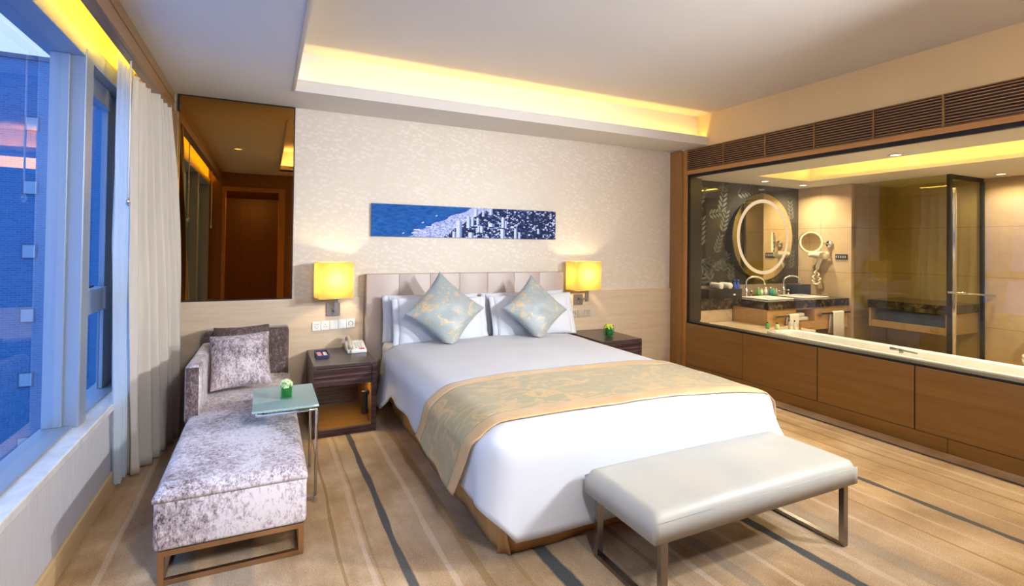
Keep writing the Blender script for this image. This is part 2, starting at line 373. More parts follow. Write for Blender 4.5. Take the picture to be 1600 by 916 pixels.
def obj(name, bm, mat, parent=None, smooth=False, solid=0.0, sub=0, keep=False, local=False, bev=0.0, off=0.0):
    bmesh.ops.recalc_face_normals(bm, faces=bm.faces)
    me = bpy.data.meshes.new(name)
    loc = Vector((0, 0, 0))
    if parent is not None and not local: bm.transform(Matrix.Translation(-topof(parent).location))
    elif parent is None and not keep and not local:
        xs = [v.co for v in bm.verts]
        loc = Vector(((min(v.x for v in xs)+max(v.x for v in xs))/2, (min(v.y for v in xs)+max(v.y for v in xs))/2, min(v.z for v in xs)))
        bm.transform(Matrix.Translation(-loc))
    bm.to_mesh(me); bm.free()
    for m_ in (mat if isinstance(mat, (list, tuple)) else [mat]): me.materials.append(MAT[m_])
    if smooth: me.polygons.foreach_set('use_smooth', [True]*len(me.polygons))
    o = bpy.data.objects.new(name, me); COL.objects.link(o); o.location = loc
    if parent is not None: o.parent = parent
    if bev:
        b = o.modifiers.new('bevel', 'BEVEL'); b.width = bev; b.segments = 2; b.limit_method = 'ANGLE'
    if solid:
        s = o.modifiers.new('solid', 'SOLIDIFY'); s.thickness = solid; s.offset = off
    if sub:
        s = o.modifiers.new('subd', 'SUBSURF'); s.levels = s.render_levels = sub
    return o
def tag(o, label=None, cat=None, group=None, kind=None):
    if label: o['label'] = label
    if cat: o['category'] = cat
    if group: o['group'] = group
    if kind: o['kind'] = kind
    return o
def thing(name, label, cat, loc=(0, 0, 0), group=None, rotz=0):
    o = bpy.data.objects.new(name, None); COL.objects.link(o); o.location = loc; o.rotation_euler = (0, 0, rotz); o.empty_display_size = .1
    return tag(o, label, cat, group)
def struct(name, bm, mat, parent=None, **k):
    o = obj(name, bm, mat, parent, keep=True, **k); o['kind'] = 'structure'; return o
def dup(root, loc, label, rotz=None):
    def cp(o, par):
        c = o.copy(); COL.objects.link(c)
        if par is not None: c.parent = par
        for ch in list(o.children): cp(ch, c)
        return c
    r = cp(root, None); r.location = loc
    if rotz is not None: r.rotation_euler = (0, 0, rotz)
    r['label'] = label
    return r

# ------------------------------------------------------------------ room shell
W = 5.22; YR = -5.10
struct('floor', B(-.6, W+.2, -7.8, .12, -.06, 0), 'carpet')
bm = B(-.35, W+.02, 0, .12, 0, 2.82); struct('wall_back', bm, 'wallpaper')
# pale wood wainscot across the back wall
bm = bmesh.new(); box(bm, -.19, 1.452, -.022, 0, 0, 1.012, .003); box(bm, 3.575, 5.175, -.022, 0, 0, 1.0, .003)
struct('trim_1', bm, 'wood_pale')
# wood pillar in the back right corner and frame strip at window
struct('trim_2', B(5.175, W+.22, -.19, -.0, 0, 2.69), 'wood_pillar')
bm = B(5.205, W+.05, -.25, -.19, 0, 2.69, .003); box(bm, 5.205, W+.05, -5.0, -.25, 2.388, 2.436, .003); struct('trim_3', bm, 'wood_frame')
# right wall
bm = B(W, W+.22, -7.6, -.25, 0, .600); box(bm, W, W+.22, -7.6, -.19, 2.40, 3.2); box(bm, W, W+.22, -7.6, -4.75, .60, 2.40)
wr = struct('wall_right', bm, 'cream_paint')
ys = [-.252, -1.067, -1.884, -2.665, -3.46, -4.25, -5.04]
for a, b in zip(ys, ys[1:]):
    struct('wall_panel', B(W-.018, W, b+.004, a-.004, .113, .602, .002), 'wood_panel', wr)
bm = bmesh.new(); box(bm, W-.016, W, -2.876, -.252, 0, .108, .002); box(bm, W-.016, W, -5.04, -2.880, 0, .108, .002)
struct('baseboard_right', bm, 'wood_panel')
struct('wall_right_backing', B(W-.010, W, -5.04, -.252, 0, .602), 'dark_void', wr)
# rear wall with the doorway the camera stands in
bm = B(-.35, -.05, YR-.12, YR, 0, 2.7); box(bm, .90, W, YR-.12, YR, 0, 2.7); box(bm, -.05, .90, YR-.12, YR, 2.40, 2.7); box(bm, .8, W+.05, YR-.12, YR, 2.7, 3.1)
struct('wall_rear', bm, 'wood_door')
bm = bmesh.new(); box(bm, -.05, -.0, YR-.14, YR+.02, 0, 2.40, .004); box(bm, .82, .93, YR-.14, YR+.02, 0, 2.46, .004); box(bm, -.05, .82, YR-.14, YR+.02, 2.39, 2.46, .004)
box(bm, 1.02, 1.03, YR, YR+.012, 0, 2.6); box(bm, .96, 2.6, YR, YR+.012, 1.6, 1.605)
struct('trim_4', bm, 'wood_frame')
bm = B(.20, 1.2, -7.7, -7.6, 0, 2.5); box(bm, 1.0, 1.1, -7.6, YR-.14, 0, 2.5); box(bm, -.25, -.15, -7.6, YR-.14, 0, 2.5); box(bm, -.25, 1.1, -7.7, YR-.14, 2.45, 2.5); box(bm, -.25, .20, -7.7, -7.6, 0, 2.5)
struct('wall_corridor', bm, 'wood_door')
# ceilings: low perimeter at 2.70, coffer at 3.06
bm = B(-.055, W, -.536, .10, 2.70, 2.725); box(bm, .815, W, -.55, -.536, 2.70, 2.795); box(bm, .815, W, -.40, 0.1, 2.725, 3.10)
box(bm, -.055, .803, -7.6, -.536, 2.70, 2.725); box(bm, .803, .815, -4.46, -.55, 2.700, 3.10)
box(bm, .803, W, -7.6, -4.46, 2.70, 2.725); box(bm, .815, W, -4.472, -4.46, 2.70, 2.795); box(bm, .815, W, -4.72, -4.62, 2.725, 3.10)
box(bm, .78, W+.2, -4.72, .10, 3.06, 3.12)
ce = struct('ceiling', bm, 'ceiling_paint')
struct('trim_5', B(.790, .803, -4.46, -.548, 2.694, 2.700), 'champagne_plastic', ce)
# left wall
XL = -.19
bm = B(-.40, XL, -7.6, .12, 0, .50); struct('wall_left', bm, 'panel_fabric')
bm = B(-.336, -.28, -.55, .12, .50, 2.86); box(bm, -.37, -.30, -7.6, -5.02, .5, 2.86); struct('wall_left_end', bm, 'lintel_paint')
bm = B(-.40, -.25, -5.02, -.55, 2.52, 2.86); box(bm, -.55, -.05, -7.6, .10, 2.86, 2.92); struct('wall_left_lintel', bm, 'lintel_paint')
struct('baseboard_left', B(XL, XL+.016, YR, -.02, 0, .115, .003), 'wood_base')
struct('window_sill', B(-.28, -.165, YR, -.06, .50, .542, .006), 'marble_sill')
bm = B(-.078, -.055, YR, -.0, 2.545, 2.70, .002); box(bm, -.12, -.078, YR, -.0, 2.545, 2.575, .002); box(bm, -.072, -.050, YR, 0, 2.628, 2.632)
box(bm, -.078, -.055, YR, 0, 2.70, 2.86)
struct('trim_6', bm, 'wood_fascia')
struct('trim_7', B(-.19, -.02, -.075, -.022, .0, 2.545, .003), 'wood_fascia')
# window 1: aluminium frame
bm = bmesh.new()
fr = struct('window_1', B(-.37, -.225, -1.56, -1.44, .50, 2.50, .006), 'frame_metal')
def fpart(name, *a): return struct(name, B(*a, .003), 'frame_metal', fr)
fpart('bottom_rail', -.38, -.25, -5.02, -1.56, .50, .555); fpart('bottom_rail', -.38, -.25, -1.44, -.55, .50, .555)
fpart('head_rail', -.40, -.23, -5.02, -.55, 2.455, 2.56); fpart('window_jamb', -.334, -.23, -.62, -.55, .5, 2.46); fpart('window_jamb', -.38, -.23, -5.02, -4.93, .5, 2.46)
fpart('mullion', -.37, -.225, -3.46, -3.34, .50, 2.46)
fpart('sash', -.37, -.29, -1.44, -1.39, .555, 2.455); fpart('sash', -.334, -.305, -.80, -.62, .555, 2.455); fpart('sash', -.37, -.29, -1.58, -1.56, .555, 2.455)
fpart('transom', -.365, -.285, -1.39, -.80, 1.07, 1.21); fpart('sash_rail', -.355, -.29, -1.39, -.80, 2.34, 2.455)
bm = bmesh.new(); lathe(bm, [(.012, 0), (.014, .02), (.010, .03)], (-.30, -1.18, 1.21), 12); box(bm, -.31, -.285, -1.20, -1.10, 1.225, 1.24, .004)
struct('window_latch', bm, 'chrome', fr)
for y0, y1, z0, z1 in ((-3.34, -1.58, .555, 2.455), (-4.93, -3.46, .555, 2.455), (-1.39, -.80, .555, 1.07), (-1.39, -.80, 1.21, 2.34)):
    struct('glass_pane', B(-.335, -.323, y0, y1, z0, z1), 'glass_window', fr)

# ------------------------------------------------------------------ bathroom shell
bm = B(5.30, 7.69, 0, .12, 0, 2.4); box(bm, 5.30, 7.69, -.02, 0, 0, 1.02); bw = struct('wall_bath_back', bm, 'marble_beige')
struct('wall_bath_panel', B(5.44, 7.57, -.035, -.02, 1.02, 2.385), 'dark_glass', bw)
bm = bmesh.new()
rnd = random.Random(3)
def sprig(cx, cz, ang, n, s):
    for i in range(n):
        for sd in (-1, 1):
            t = (i+.5)*s*.55; bx = cx + math.cos(ang)*t; bz = cz + math.sin(ang)*t; a = ang + sd*.75; l = s*(1-.05*i)
            pts = [(0, 0), (.35, .17), (.75, .13), (1, 0), (.75, -.13), (.35, -.17)]
            bm.faces.new([bm.verts.new((bx+(math.cos(a)*p-math.sin(a)*q)*l, -.0365, bz+(math.sin(a)*p+math.cos(a)*q)*l)) for p, q in pts])
for cx, cz, an, n, s in [(5.62, 2.05, 1.2, 4, .11), (5.78, 1.93, .2, 4, .10), (6.02, 1.95, 1.4, 6, .12), (5.66, 1.50, 1.5, 6, .12), (5.92, 1.42, 1.2, 5, .10), (5.62, 1.28, .1, 4, .11), (6.04, 1.70, 1.3, 5, .11), (5.66, 1.08, 1.0, 5, .11), (5.85, 1.06, 1.8, 5, .11), (6.05, 1.18, 1.2, 5, .10), (5.88, 1.22, .5, 5, .10), (6.2, 1.05, 1.5, 4, .10), (6.30, 2.23, .2, 6, .11), (7.42, 1.9, 1.7, 5, .10), (7.40, 1.2, 1.4, 5, .10), (6.75, 2.30, 2.9, 5, .09)]:
    sprig(cx, cz, an, n, s)
struct('leaf_pattern', bm, 'leaf_etch', bw)
bm = B(7.57, 8.42, -.78, .12, 0, 2.4); struct('wall_bath_side', bm, 'tile_beige')
bm = B(8.38, 8.5, -5.0, -.78, 0, 2.4); struct('wall_bath_far', bm, 'tile_beige')
bm = B(5.44, 8.5, -5.1, -5.0, 0, 2.4); struct('wall_bath_rear', bm, 'tile_beige')
bm = B(5.42, 5.95, -5.1, .1, 2.38, 2.42); box(bm, 6.90, 8.5, -5.1, .1, 2.38, 2.42); box(bm, 5.95, 6.90, -.64, .1, 2.38, 2.42); box(bm, 5.95, 6.9, -5.1, -4.0, 2.38, 2.42); box(bm, 5.4, 7.2, -4.2, -.5, 2.60, 2.64)
box(bm, 5.80, 5.84, -4.1, -.55, 2.42, 2.6); box(bm, 7.02, 7.06, -4.1, -.55, 2.42, 2.6); box(bm, 5.8, 7.06, -.59, -.55, 2.42, 2.6); box(bm, 5.8, 7.06, -4.1, -4.06, 2.42, 2.6)
struct('ceiling_bath', bm, 'white_paint')
struct('floor_bath', B(5.42, 8.5, -5.1, .1, -.06, 0), 'tile_floor')
# window 2: bathroom picture window
bm = B(5.215, 5.335, -5.0, -.25, .594, .622, .002); w2 = struct('window_2', bm, 'black_metal')
struct('window_frame', B(5.222, 5.25, -5.0, -.25, 2.355, 2.388), 'black_metal', w2)
struct('window_frame', B(5.222, 5.252, -.272, -.25, .622, 2.355), 'black_metal', w2)
struct('window_reveal', B(5.252, 5.44, -.262, -.25, .622, 2.355), 'reveal_dark', w2)
struct('glass_pane', B(5.232, 5.240, -4.75, -.272, .622, 2.355), 'glass_bath', w2)

# ------------------------------------------------------------------ bed
BX0, BX1, BYF = 1.55, 3.515, -2.755         # duvet shoulders and foot
bed = thing('bed', 'king size bed with taupe leather headboard and gold brown pleated valance', 'bed', (2.5, -1.4, 0))
bm = bmesh.new()
hx = [1.462 + i*(3.562-1.462)/7 for i in range(8)]
for a, b in zip(hx, hx[1:]): box(bm, a+.0003, b-.0003, -.115, -.024, .20, 1.225, .0045, 3)
obj('headboard', bm, 'leather_taupe', bed, smooth=True)
bm = B(1.60, 3.46, -2.66, -.12, .30, .615, .06, 4); obj('mattress', bm, 'linen_white', bed, smooth=True)
# pleated valance: three panels meeting in box pleats at the foot corners
def valance(pts, z1=.36, flare=.02, seed=1):
    bm = bmesh.new(); pts = [Vector(p) for p in pts]
    L = [0]
    for a, b in zip(pts, pts[1:]): L.append(L[-1]+(b-a).length)
    def P(s):
        for i in range(len(pts)-1):
            if s <= L[i+1] or i == len(pts)-2:
                d = (pts[i+1]-pts[i]).normalized(); return pts[i] + d*(s-L[i]), Vector((d.y, -d.x, 0))
    def f(u, v):
        p, n = P(u*L[-1]); w = math.sin(u*L[-1]*7+seed)*.35 + noise.noise((u*L[-1]*5, seed, 0))
        e = min(u, 1-u)*L[-1]; end = max(0, 1-e/.10)
        o = (.012 + .022*w)*(1-v) + flare*(1-v) + end*.035*(1-v)
        return p + n*o*(-1) + Vector((0, 0, .004 + z1*v))
    return grid(bm, f, 90, 8)
obj('valance_panel', valance([(1.645, -.12, 0), (1.645, -2.66, 0)], seed=1), 'satin_brown', bed, True, solid=.005)
obj('valance_panel', valance([(1.665, -2.675, 0), (3.40, -2.675, 0)], seed=4), 'satin_brown', bed, True, solid=.005)
obj('valance_panel', valance([(3.415, -2.66, 0), (3.415, -.12, 0)], seed=7), 'satin_brown', bed, True, solid=.005)
obj('bed_base', B(1.68, 3.38, -2.63, -.12, .05, .31, .01), 'satin_brown', bed)

# duvet
def ztop(x, y):
    u = (x-BX0)/(BX1-BX0); c = 1-abs(2*u-1)**3
    q = noise.noise((x*1.5, y*1.5, .3))*.010 + noise.noise((x*4, y*5, 2.3))*.004
    head = max(0, (y+.75)/.35)
    return .617 + .045*c + q - .012*head*c - (max(0, u-.5)*.02)
def hem(s, side, y=None):
    # lower edge of the duvet
    if side == 'F': return .128 + .006*math.sin(s*9)
    h = .29 + .012*math.sin(s*5+.4) + .008*math.sin(s*13)
    if side == 'L':
        k = min(1, max(0, (s+.86)/.22)); h = h*(1-k) + .15*k
    return h
rows = []
ny = 46; y0, y1 = -.47, BYF+.14
RC = .14
for i in range(ny+1): rows.append((y0 + (y1-y0)*i/ny, BX0, BX1, 0))
for i in range(1, 9):
    a = i/8*PI/2; rows.append((y1 - RC*math.sin(a), BX0 + RC*(1-math.cos(a)), BX1 - RC*(1-math.cos(a)), a))
nx = 44
bm = bmesh.new(); V = []
def edge_z(x, y):
    return ztop(min(max(x, BX0+.12), BX1-.12), y)
for (y, xa, xb, a) in rows:
    r = []
    for j in range(nx+1):
        x = xa + (xb-xa)*j/nx
        d = min(x-BX0 if x < 2.5 else BX1-x, y-BYF); d = max(d, 0)
        # rounded shoulder
        k = 1 - min(1, d/.14); z = ztop(x, y) - .055*k*k
        r.append(bm.verts.new((x, y, z)))
    V.append(r)
for A, C in zip(V, V[1:]):
    for j in range(nx): bm.faces.new((A[j], A[j+1], C[j+1], C[j]))
per = [(V[i][0], Vector((-math.cos(rows[i][3]), -math.sin(rows[i][3]), 0)), 'L', rows[i]) for i in range(len(V))]
per += [(V[-1][j], Vector((0, -1, 0)), 'F', rows[-1]) for j in range(1, nx)]
per += [(V[i][-1], Vector((math.cos(rows[i][3]), -math.sin(rows[i][3]), 0)), 'R', rows[i]) for i in range(len(V)-1, -1, -1)]
K = 12
def skirt_off(t):     # outward offset as a fraction of the drop
    return .016*(1-(1-min(1, t*5))**2) + .004*t
prev = None
for (v, n, side, rw) in per:
    a = rw[3]; p = v.co.copy()
    zs = hem(p.y, side) if side != 'F' else hem(p.x, 'F')
    if side != 'F' and a > 0:
        k = (a/(PI/2)); zs = hem(p.y, side)*(1-k) + .128*k + .05*math.sin(k*PI)
    fold = math.sin((p.y if side != 'F' else p.x)*11 + 1.3)*.35 + noise.noise((p.x*3, p.y*3, 4))*.9
    cb = math.sin(min(1, a/(PI/2)*1.0)*PI) if side != 'F' else 0
    fl = 0
    if side == 'L': fl = .05*min(1, max(0, (p.y+.95)/.3))
    chain = [v]
    for kk in range(1, K+1):
        t = kk/K; z = p.z + (zs-p.z)*t
        o = skirt_off(t) + (.014*fold + (.030*cb if side == 'L' else .07*cb) + fl + (.05 if side == 'R' else 0))*t*t
        q = p + n*o; q.z = z
        chain.append(bm.verts.new(q))
    if prev:
        for x_, y_ in zip(range(K), range(1, K+1)): bm.faces.new((prev[x_], chain[x_], chain[y_], prev[y_]))
    prev = chain
duvet = obj('duvet', bm, 'linen_white', None, True, solid=.014, off=-1)
tag(duvet, 'white cotton duvet covering the king bed and hanging over its foot', 'duvet')

# bed runner
def run_section(y, side_drop_l, side_drop_r, lift, t):
    pass
RY0, RY1 = -1.87, -2.70
def runner_pt(u, v, lift=.012):
    y = RY0 + (RY1-RY0)*v + .075*v*(1-min(1, u*1.25))
    # total section: left drop | top | right drop
    dl = .40 - .0*v; wtop = BX1-BX0; dr = .30; tot = dl + wtop + dr; s = u*tot
    yy = max(y, BYF+.15)
    def shoulder(x):
        d = min(x-BX0 if x < 2.5 else BX1-x, y-BYF); k = 1 - min(1, max(d, 0)/.14); return ztop(x, y) - .055*k*k
    crumple = noise.noise((s*6, y*6, 1.7))
    if s < dl:
        t = (dl-s)/dl; zt = shoulder(BX0); zb = .30 - .065*v + .010*math.sin(v*14); tt = t
        zz = zt + (zb-zt)*t
        f = skirt_off(min(1, (zt-zz)/(zt-.29))) 
        x = BX0 - f - lift*1.3 - (.006 + .010*crumple)*t - .012*t*t
        taper = .10*t*t*(v-.35)
        return Vector((x, y + .17*t*(1-.25*(1-v)), zz))
    if s > dl + wtop:
        t = (s-dl-wtop)/dr; zt = shoulder(BX1); zz = zt + (.30-zt)*t; f = skirt_off(t)
        return Vector((BX1 + f + lift*1.3 + .012*t, y, zz))
    x = BX0 + s - dl; e = min(s-dl, dl+wtop-s)
    return Vector((x, y, shoulder(x) + lift*.7 + .004*crumple))
runner = thing('bed_runner', 'gold and grey green satin runner laid across the foot half of the white duvet', 'bed runner', (2.5, -2.28, .62))
def strip(v0, v1, nv, lift):
    return grid(bmesh.new(), lambda a, b: runner_pt(a, v0+(v1-v0)*b, lift), 130, nv)
obj('centre_panel', strip(.135, .865, 26, .012), 'satin_runner', runner, True, solid=.005, off=1)
tag(obj('border_band', strip(0, .135, 6, .012), 'satin_gold', runner, True, solid=.006, off=1), 'plain gold satin band')
tag(obj('border_band', strip(.865, 1, 6, .012), 'satin_gold', runner, True, solid=.006, off=1), 'plain gold satin band')

# pillows and cushions
def pillow_bm(w, h, t, pinch=.08, n=22, seed=0, amp=.012, puff=.5):
    bm = bmesh.new()
    def f(sgn):
        def g(a, b):
            u, v = a*2-1, b*2-1
            x = w/2*u*(1-pinch*(1-v*v)*abs(u)**2); y = h/2*v*(1-pinch*(1-u*u)*abs(v)**2)
            e = max(0, (1-u**2)*(1-v**2))**puff
            z = sgn*t/2*e + noise.noise((u*2.2+seed, v*2.2, sgn*.4+seed))*amp*min(1, e*2.2) + noise.noise((u*5+seed, v*5, seed))*amp*.35*min(1, e*2)
            return Vector((x, y, z))
        return g
    grid(bm, f(1), n, n); grid(bm, f(-1), n, n)
    bmesh.ops.remove_doubles(bm, verts=bm.verts, dist=.0006)
    return bm
def place(bm, loc, lean, yaw=0, roll=0):
    # pillow lies in XY; stand it up, lean back by 'lean' degrees from vertical, roll in its own plane, yaw about Z
    M = Matrix.Translation(loc) @ Matrix.Rotation(math.radians(yaw), 4, 'Z') @ Matrix.Rotation(math.radians(90-lean), 4, 'X') @ Matrix.Rotation(math.radians(roll), 4, 'Z')
    bm.transform(M); return bm
def flat(bm, z):
    for v in bm.verts:
        if v.co.z < z: v.co.z = z + (v.co.z-z)*.06
    return bm
def soft(name, bm, mat, label, cat, group=None):
    return tag(obj(name, bm, mat, None, True, sub=1), label, cat, group)
def bed_pillow(cx, y, zc, w, h, lean, label, seed, yaw=0, roll=0):
    t = thing('pillow', label, 'pillow', (cx, y, zc-h/2), 'white bed pillows')
    bm = pillow_bm(w-.07, h-.012, .155, .025, seed=seed, amp=.020, puff=.40); place(bm, (cx, y, zc), lean, yaw, roll); flat(bm, .620)
    obj('pillow_body', bm, 'linen_white', t, True, sub=1)
    bm = bmesh.new()
    def fl(a, b):
        u, v = a*2-1, b*2-1
        return Vector((w/2*u*(1-.02*(1-v*v)), (h/2-.012)*v*(1-.03*(1-u*u)), noise.noise((u*3+seed, v*3, seed))*.014*abs(u)**6))
    grid(bm, fl, 24, 24); place(bm, (cx, y, zc), lean, yaw, roll); flat(bm, .620)
    obj('flange', bm, 'linen_white', t, True, solid=.005)
    return t
bed_pillow(2.045, -.245, .825, .93, .45, 9, 'white pillow against the headboard, rear of the left pair', 1, roll=-.4)
bed_pillow(3.02, -.245, .825, .95, .45, 9, 'white pillow against the headboard, rear of the right pair', 2, roll=.6)
bed_pillow(2.085, -.405, .815, .90, .45, 17, 'white pillow directly behind the left gold cushion', 3, roll=-.8)
bed_pillow(3.04, -.405, .815, .93, .45, 17, 'white pillow directly behind the right gold cushion', 4, roll=.8)
soft('cushion', flat(place(pillow_bm(.545, .545, .17, .13, seed=9, amp=.012), (2.06, -.60, .925), 24, 0, 47), .664), 'satin_blue_gold', 'blue grey satin cushion with gold leaves standing on its corner by the left pillows', 'cushion', 'satin cushions on the bed')
soft('cushion', flat(place(pillow_bm(.515, .515, .16, .13, seed=12, amp=.012), (2.955, -.60, .905), 24, 0, 41), .664), 'satin_blue_gold', 'blue grey satin cushion with gold leaves standing on its corner by the right pillows', 'cushion', 'satin cushions on the bed')

# ------------------------------------------------------------------ nightstands
def nightstand(x0, x1, label, mirror=False):
    t = thing('nightstand', label, 'nightstand', ((x0+x1)/2, -.36, 0), 'ebony nightstands')
    Y = -.70; th = .038
    obj('top_panel', B(x0, x1, Y, -.022, .530, .557, .002), 'ebony_top', t)
    bm = bmesh.new()
    box(bm, x0, x0+.022, Y, -.022, .0, .530, .001); box(bm, x1-th, x1, Y, -.022, 0, .530, .001); box(bm, x0+.022, x1-th, Y, -.022, .0, .055, .001); box(bm, x0+.022, x1-th, -.05, -.022, .055, .530)
    obj('carcass', bm, 'ebony_wood', t)
    obj('drawer', B(x0+.010, x1-th-.004, Y-.002, -.10, .392, .525, .002), 'ebony_wood', t)
    obj('shelf_floor', B(x0+.022, x1-th, Y+.012, -.05, .055, .060), 'wood_niche', t)
    obj('shelf_side', B(x1-th-.004, x1-th, Y+.02, -.05, .060, .392), 'wood_niche', t)
    obj('light_bar', B(x0+.06, x1-.08, -.62, -.60, .382, .392), 'led_glow', t)
    return t
nightstand(.972, 1.452, 'dark ebony nightstand carrying the telephone, left of the bed')
nightstand(3.66, 4.16, 'dark ebony nightstand on the far right side of the bed')

# flashlight hanging in left niche
bm = bmesh.new(); lathe(bm, [(.004, .115), (.026, .118), (.028, .13), (.026, .15), (.026, .28), (.031, .285), (.032, .30), (.028, .306)], (1.376, -.60, 0), 20)
fl = tag(obj('flashlight', bm, 'black_plastic', None, True), 'black torch clipped inside the open shelf of the left nightstand', 'flashlight')
bm = bmesh.new(); box(bm, 1.398, 1.409, -.625, -.575, .17, .27, .002); obj('clip', bm, 'chrome', fl, local=False)

# telephone
ph = thing('telephone', 'cream desk telephone with red label on the left nightstand', 'telephone', (1.36, -.24, .557), rotz=0)
bm = bmesh.new()
def wedge(bm, x0, x1, y0, y1, z0, zf, zb, bev=.006):
    vs = [bm.verts.new(p) for p in ((x0, y0, z0), (x1, y0, z0), (x1, y1, z0), (x0, y1, z0), (x0, y0, zf), (x1, y0, zf), (x1, y1, zb), (x0, y1, zb))]
    fs = [bm.faces.new([vs[i] for i in q]) for q in ((0, 3, 2, 1), (4, 5, 6, 7), (0, 1, 5, 4), (1, 2, 6, 5), (2, 3, 7, 6), (3, 0, 4, 7))]
    bmesh.ops.bevel(bm, geom=list({e for f in fs for e in f.edges}), offset=bev, segments=2, profile=.5, affect='EDGES')
wedge(bm, 1.275, 1.435, -.335, -.12, .557, .585, .635); obj('phone_base', bm, 'white_plastic', ph, True)
pb = ph.children[0]
bm = bmesh.new()
for r in range(4):
    for c in range(3):
        x = 1.345+c*.022; y = -.295+r*.030; z = .585+.05*(y+.335)/.215+.003
        box(bm, x, x+.015, y, y+.018, z-.004, z+.003, .001)
obj('keypad', bm, 'grey_plastic', ph)
bm = bmesh.new(); z = .5945
vs = [bm.verts.new(p) for p in ((1.375, -.325, .5885), (1.42, -.325, .5885), (1.42, -.302, .5940), (1.375, -.302, .5940))]; bm.faces.new(vs)
tag(obj('number_label', bm, 'red_print', ph, solid=.001, off=1), 'red printed label')
bm = bmesh.new(); tube(bm, [(1.300, -.325, .603), (1.300, -.305, .618), (1.302, -.27, .640), (1.303, -.20, .660), (1.303, -.15, .668), (1.303, -.115, .655), (1.303, -.105, .640)], [.022, .023, .016, .014, .016, .023, .022], 12)
tag(obj('handset', bm, 'champagne_plastic', ph, True), 'beige handset')
bm = bmesh.new(); tube(bm, [(1.300 + .006*math.cos(i*1.3), -.335 - .004*i*.3 - .006*math.sin(i*1.3), .565+.0012*(20-i)) for i in range(20)], .003, 6); obj('coiled_cord', bm, 'champagne_plastic', ph, True)

# stationery tray
tr = thing('tray', 'small navy leather tray on the left nightstand', 'tray', (1.066, -.33, .557))
bm = bmesh.new(); box(bm, 1.015, 1.118, -.43, -.235, .557, .562); box(bm, 1.015, 1.022, -.43, -.235, .562, .588, .001); box(bm, 1.111, 1.118, -.43, -.235, .562, .588, .001); box(bm, 1.022, 1.111, -.43, -.423, .562, .580, .001); box(bm, 1.022, 1.111, -.242, -.235, .562, .588, .001)
obj('tray_body', bm, 'navy_leather', tr)
tag(obj('matchbook', B(1.028, 1.060, -.41, -.26, .562, .578, .001), 'pink_paper', None), 'pink matchbook at the left inside the navy tray', 'matchbook')
tag(obj('pencil', B(1.066, 1.072, -.41, -.25, .562, .570, .001), 'red_print', None), 'thin red pencil between the two packets in the navy tray', 'pencil')
tag(obj('note_pad', B(1.078, 1.106, -.41, -.26, .562, .576, .001), 'white_paper', None), 'white note pad at the right inside the navy tray', 'note pad')

# flower vases
def vase(c, s, label, green):
    t = thing('flower_vase', label, 'vase', c, 'small flower vases'); x, y, z = c
    bm = bmesh.new(); h = s*1.15
    box(bm, x-s/2, x+s/2, y-s/2, y+s/2, z, z+.010, .002)
    for a, b_, c_, d in ((x-s/2, x-s/2+.004, y-s/2, y+s/2), (x+s/2-.004, x+s/2, y-s/2, y+s/2), (x-s/2+.004, x+s/2-.004, y-s/2, y-s/2+.004), (x-s/2+.004, x+s/2-.004, y+s/2-.004, y+s/2)):
        box(bm, a, b_, c_, d, z+.010, z+h)
    obj('glass_vessel', bm, 'glass_vase', t)
    bm = bmesh.new(); q = s/2-.006
    if green: box(bm, x-q, x+q, y-q, y+q, z+.011, z+h*.86, .003); obj('water', bm, 'glass_vase_green', t)
    bm = bmesh.new()
    def wrap(a, b):
        an = a*2*PI; r = q*(.92 if green else .99)*(1 if not green else .7); k = 1.0
        return Vector((x+r*math.cos(an)*k, y+r*math.sin(an)*k, z+.016+b*h*(.80 if green else .92)))
    grid(bm, wrap, 24, 3, True); obj('leaf_wrap', bm, 'leaf_green', t, True, solid=.002)
    bm = bmesh.new(); rr = random.Random(5 if green else 6)
    for i in range(46):
        th = rr.random()*2*PI; ph_ = math.acos(1-rr.random()*1.15); R = s*.60
        d = Vector((math.sin(ph_)*math.cos(th), math.sin(ph_)*math.sin(th), math.cos(ph_)*.85)); p = Vector((x-.003, y, z+h+.002)) + d*R*.8
        a = d.orthogonal().normalized(); b = d.cross(a); w = s*.20
        pts = [p + (a*math.cos(k*PI/3) + b*math.sin(k*PI/3))*w*(1 if k % 2 else .75) + d*w*.35*(k % 2) for k in range(6)]
        cv = bm.verts.new(p - d*w*.25); vs = [bm.verts.new(q_) for q_ in pts]
        for k in range(6): bm.faces.new((cv, vs[k], vs[(k+1) % 6]))
    bmesh.ops.create_icosphere(bm, subdivisions=2, radius=s*.34, matrix=Matrix.Translation((x-.003, y, z+h+.0)))
    obj('flower_head', bm, 'petal_green' if green else 'petal_lime', t, False, solid=.0015)
    if not green:
        bm = bmesh.new(); bmesh.ops.create_icosphere(bm, subdivisions=2, radius=.013, matrix=Matrix.Translation((x+.038, y-.01, z+h+.012))); obj('berry', bm, 'petal_purple', t, True)
    return t
vase((.752, -1.545, .5735), .066, 'green tinted glass cube vase with pale green flower on the glass side table', True)
vase((3.905, -.475, .557), .084, 'glass cube vase lined with dark leaf, on the right nightstand', False)

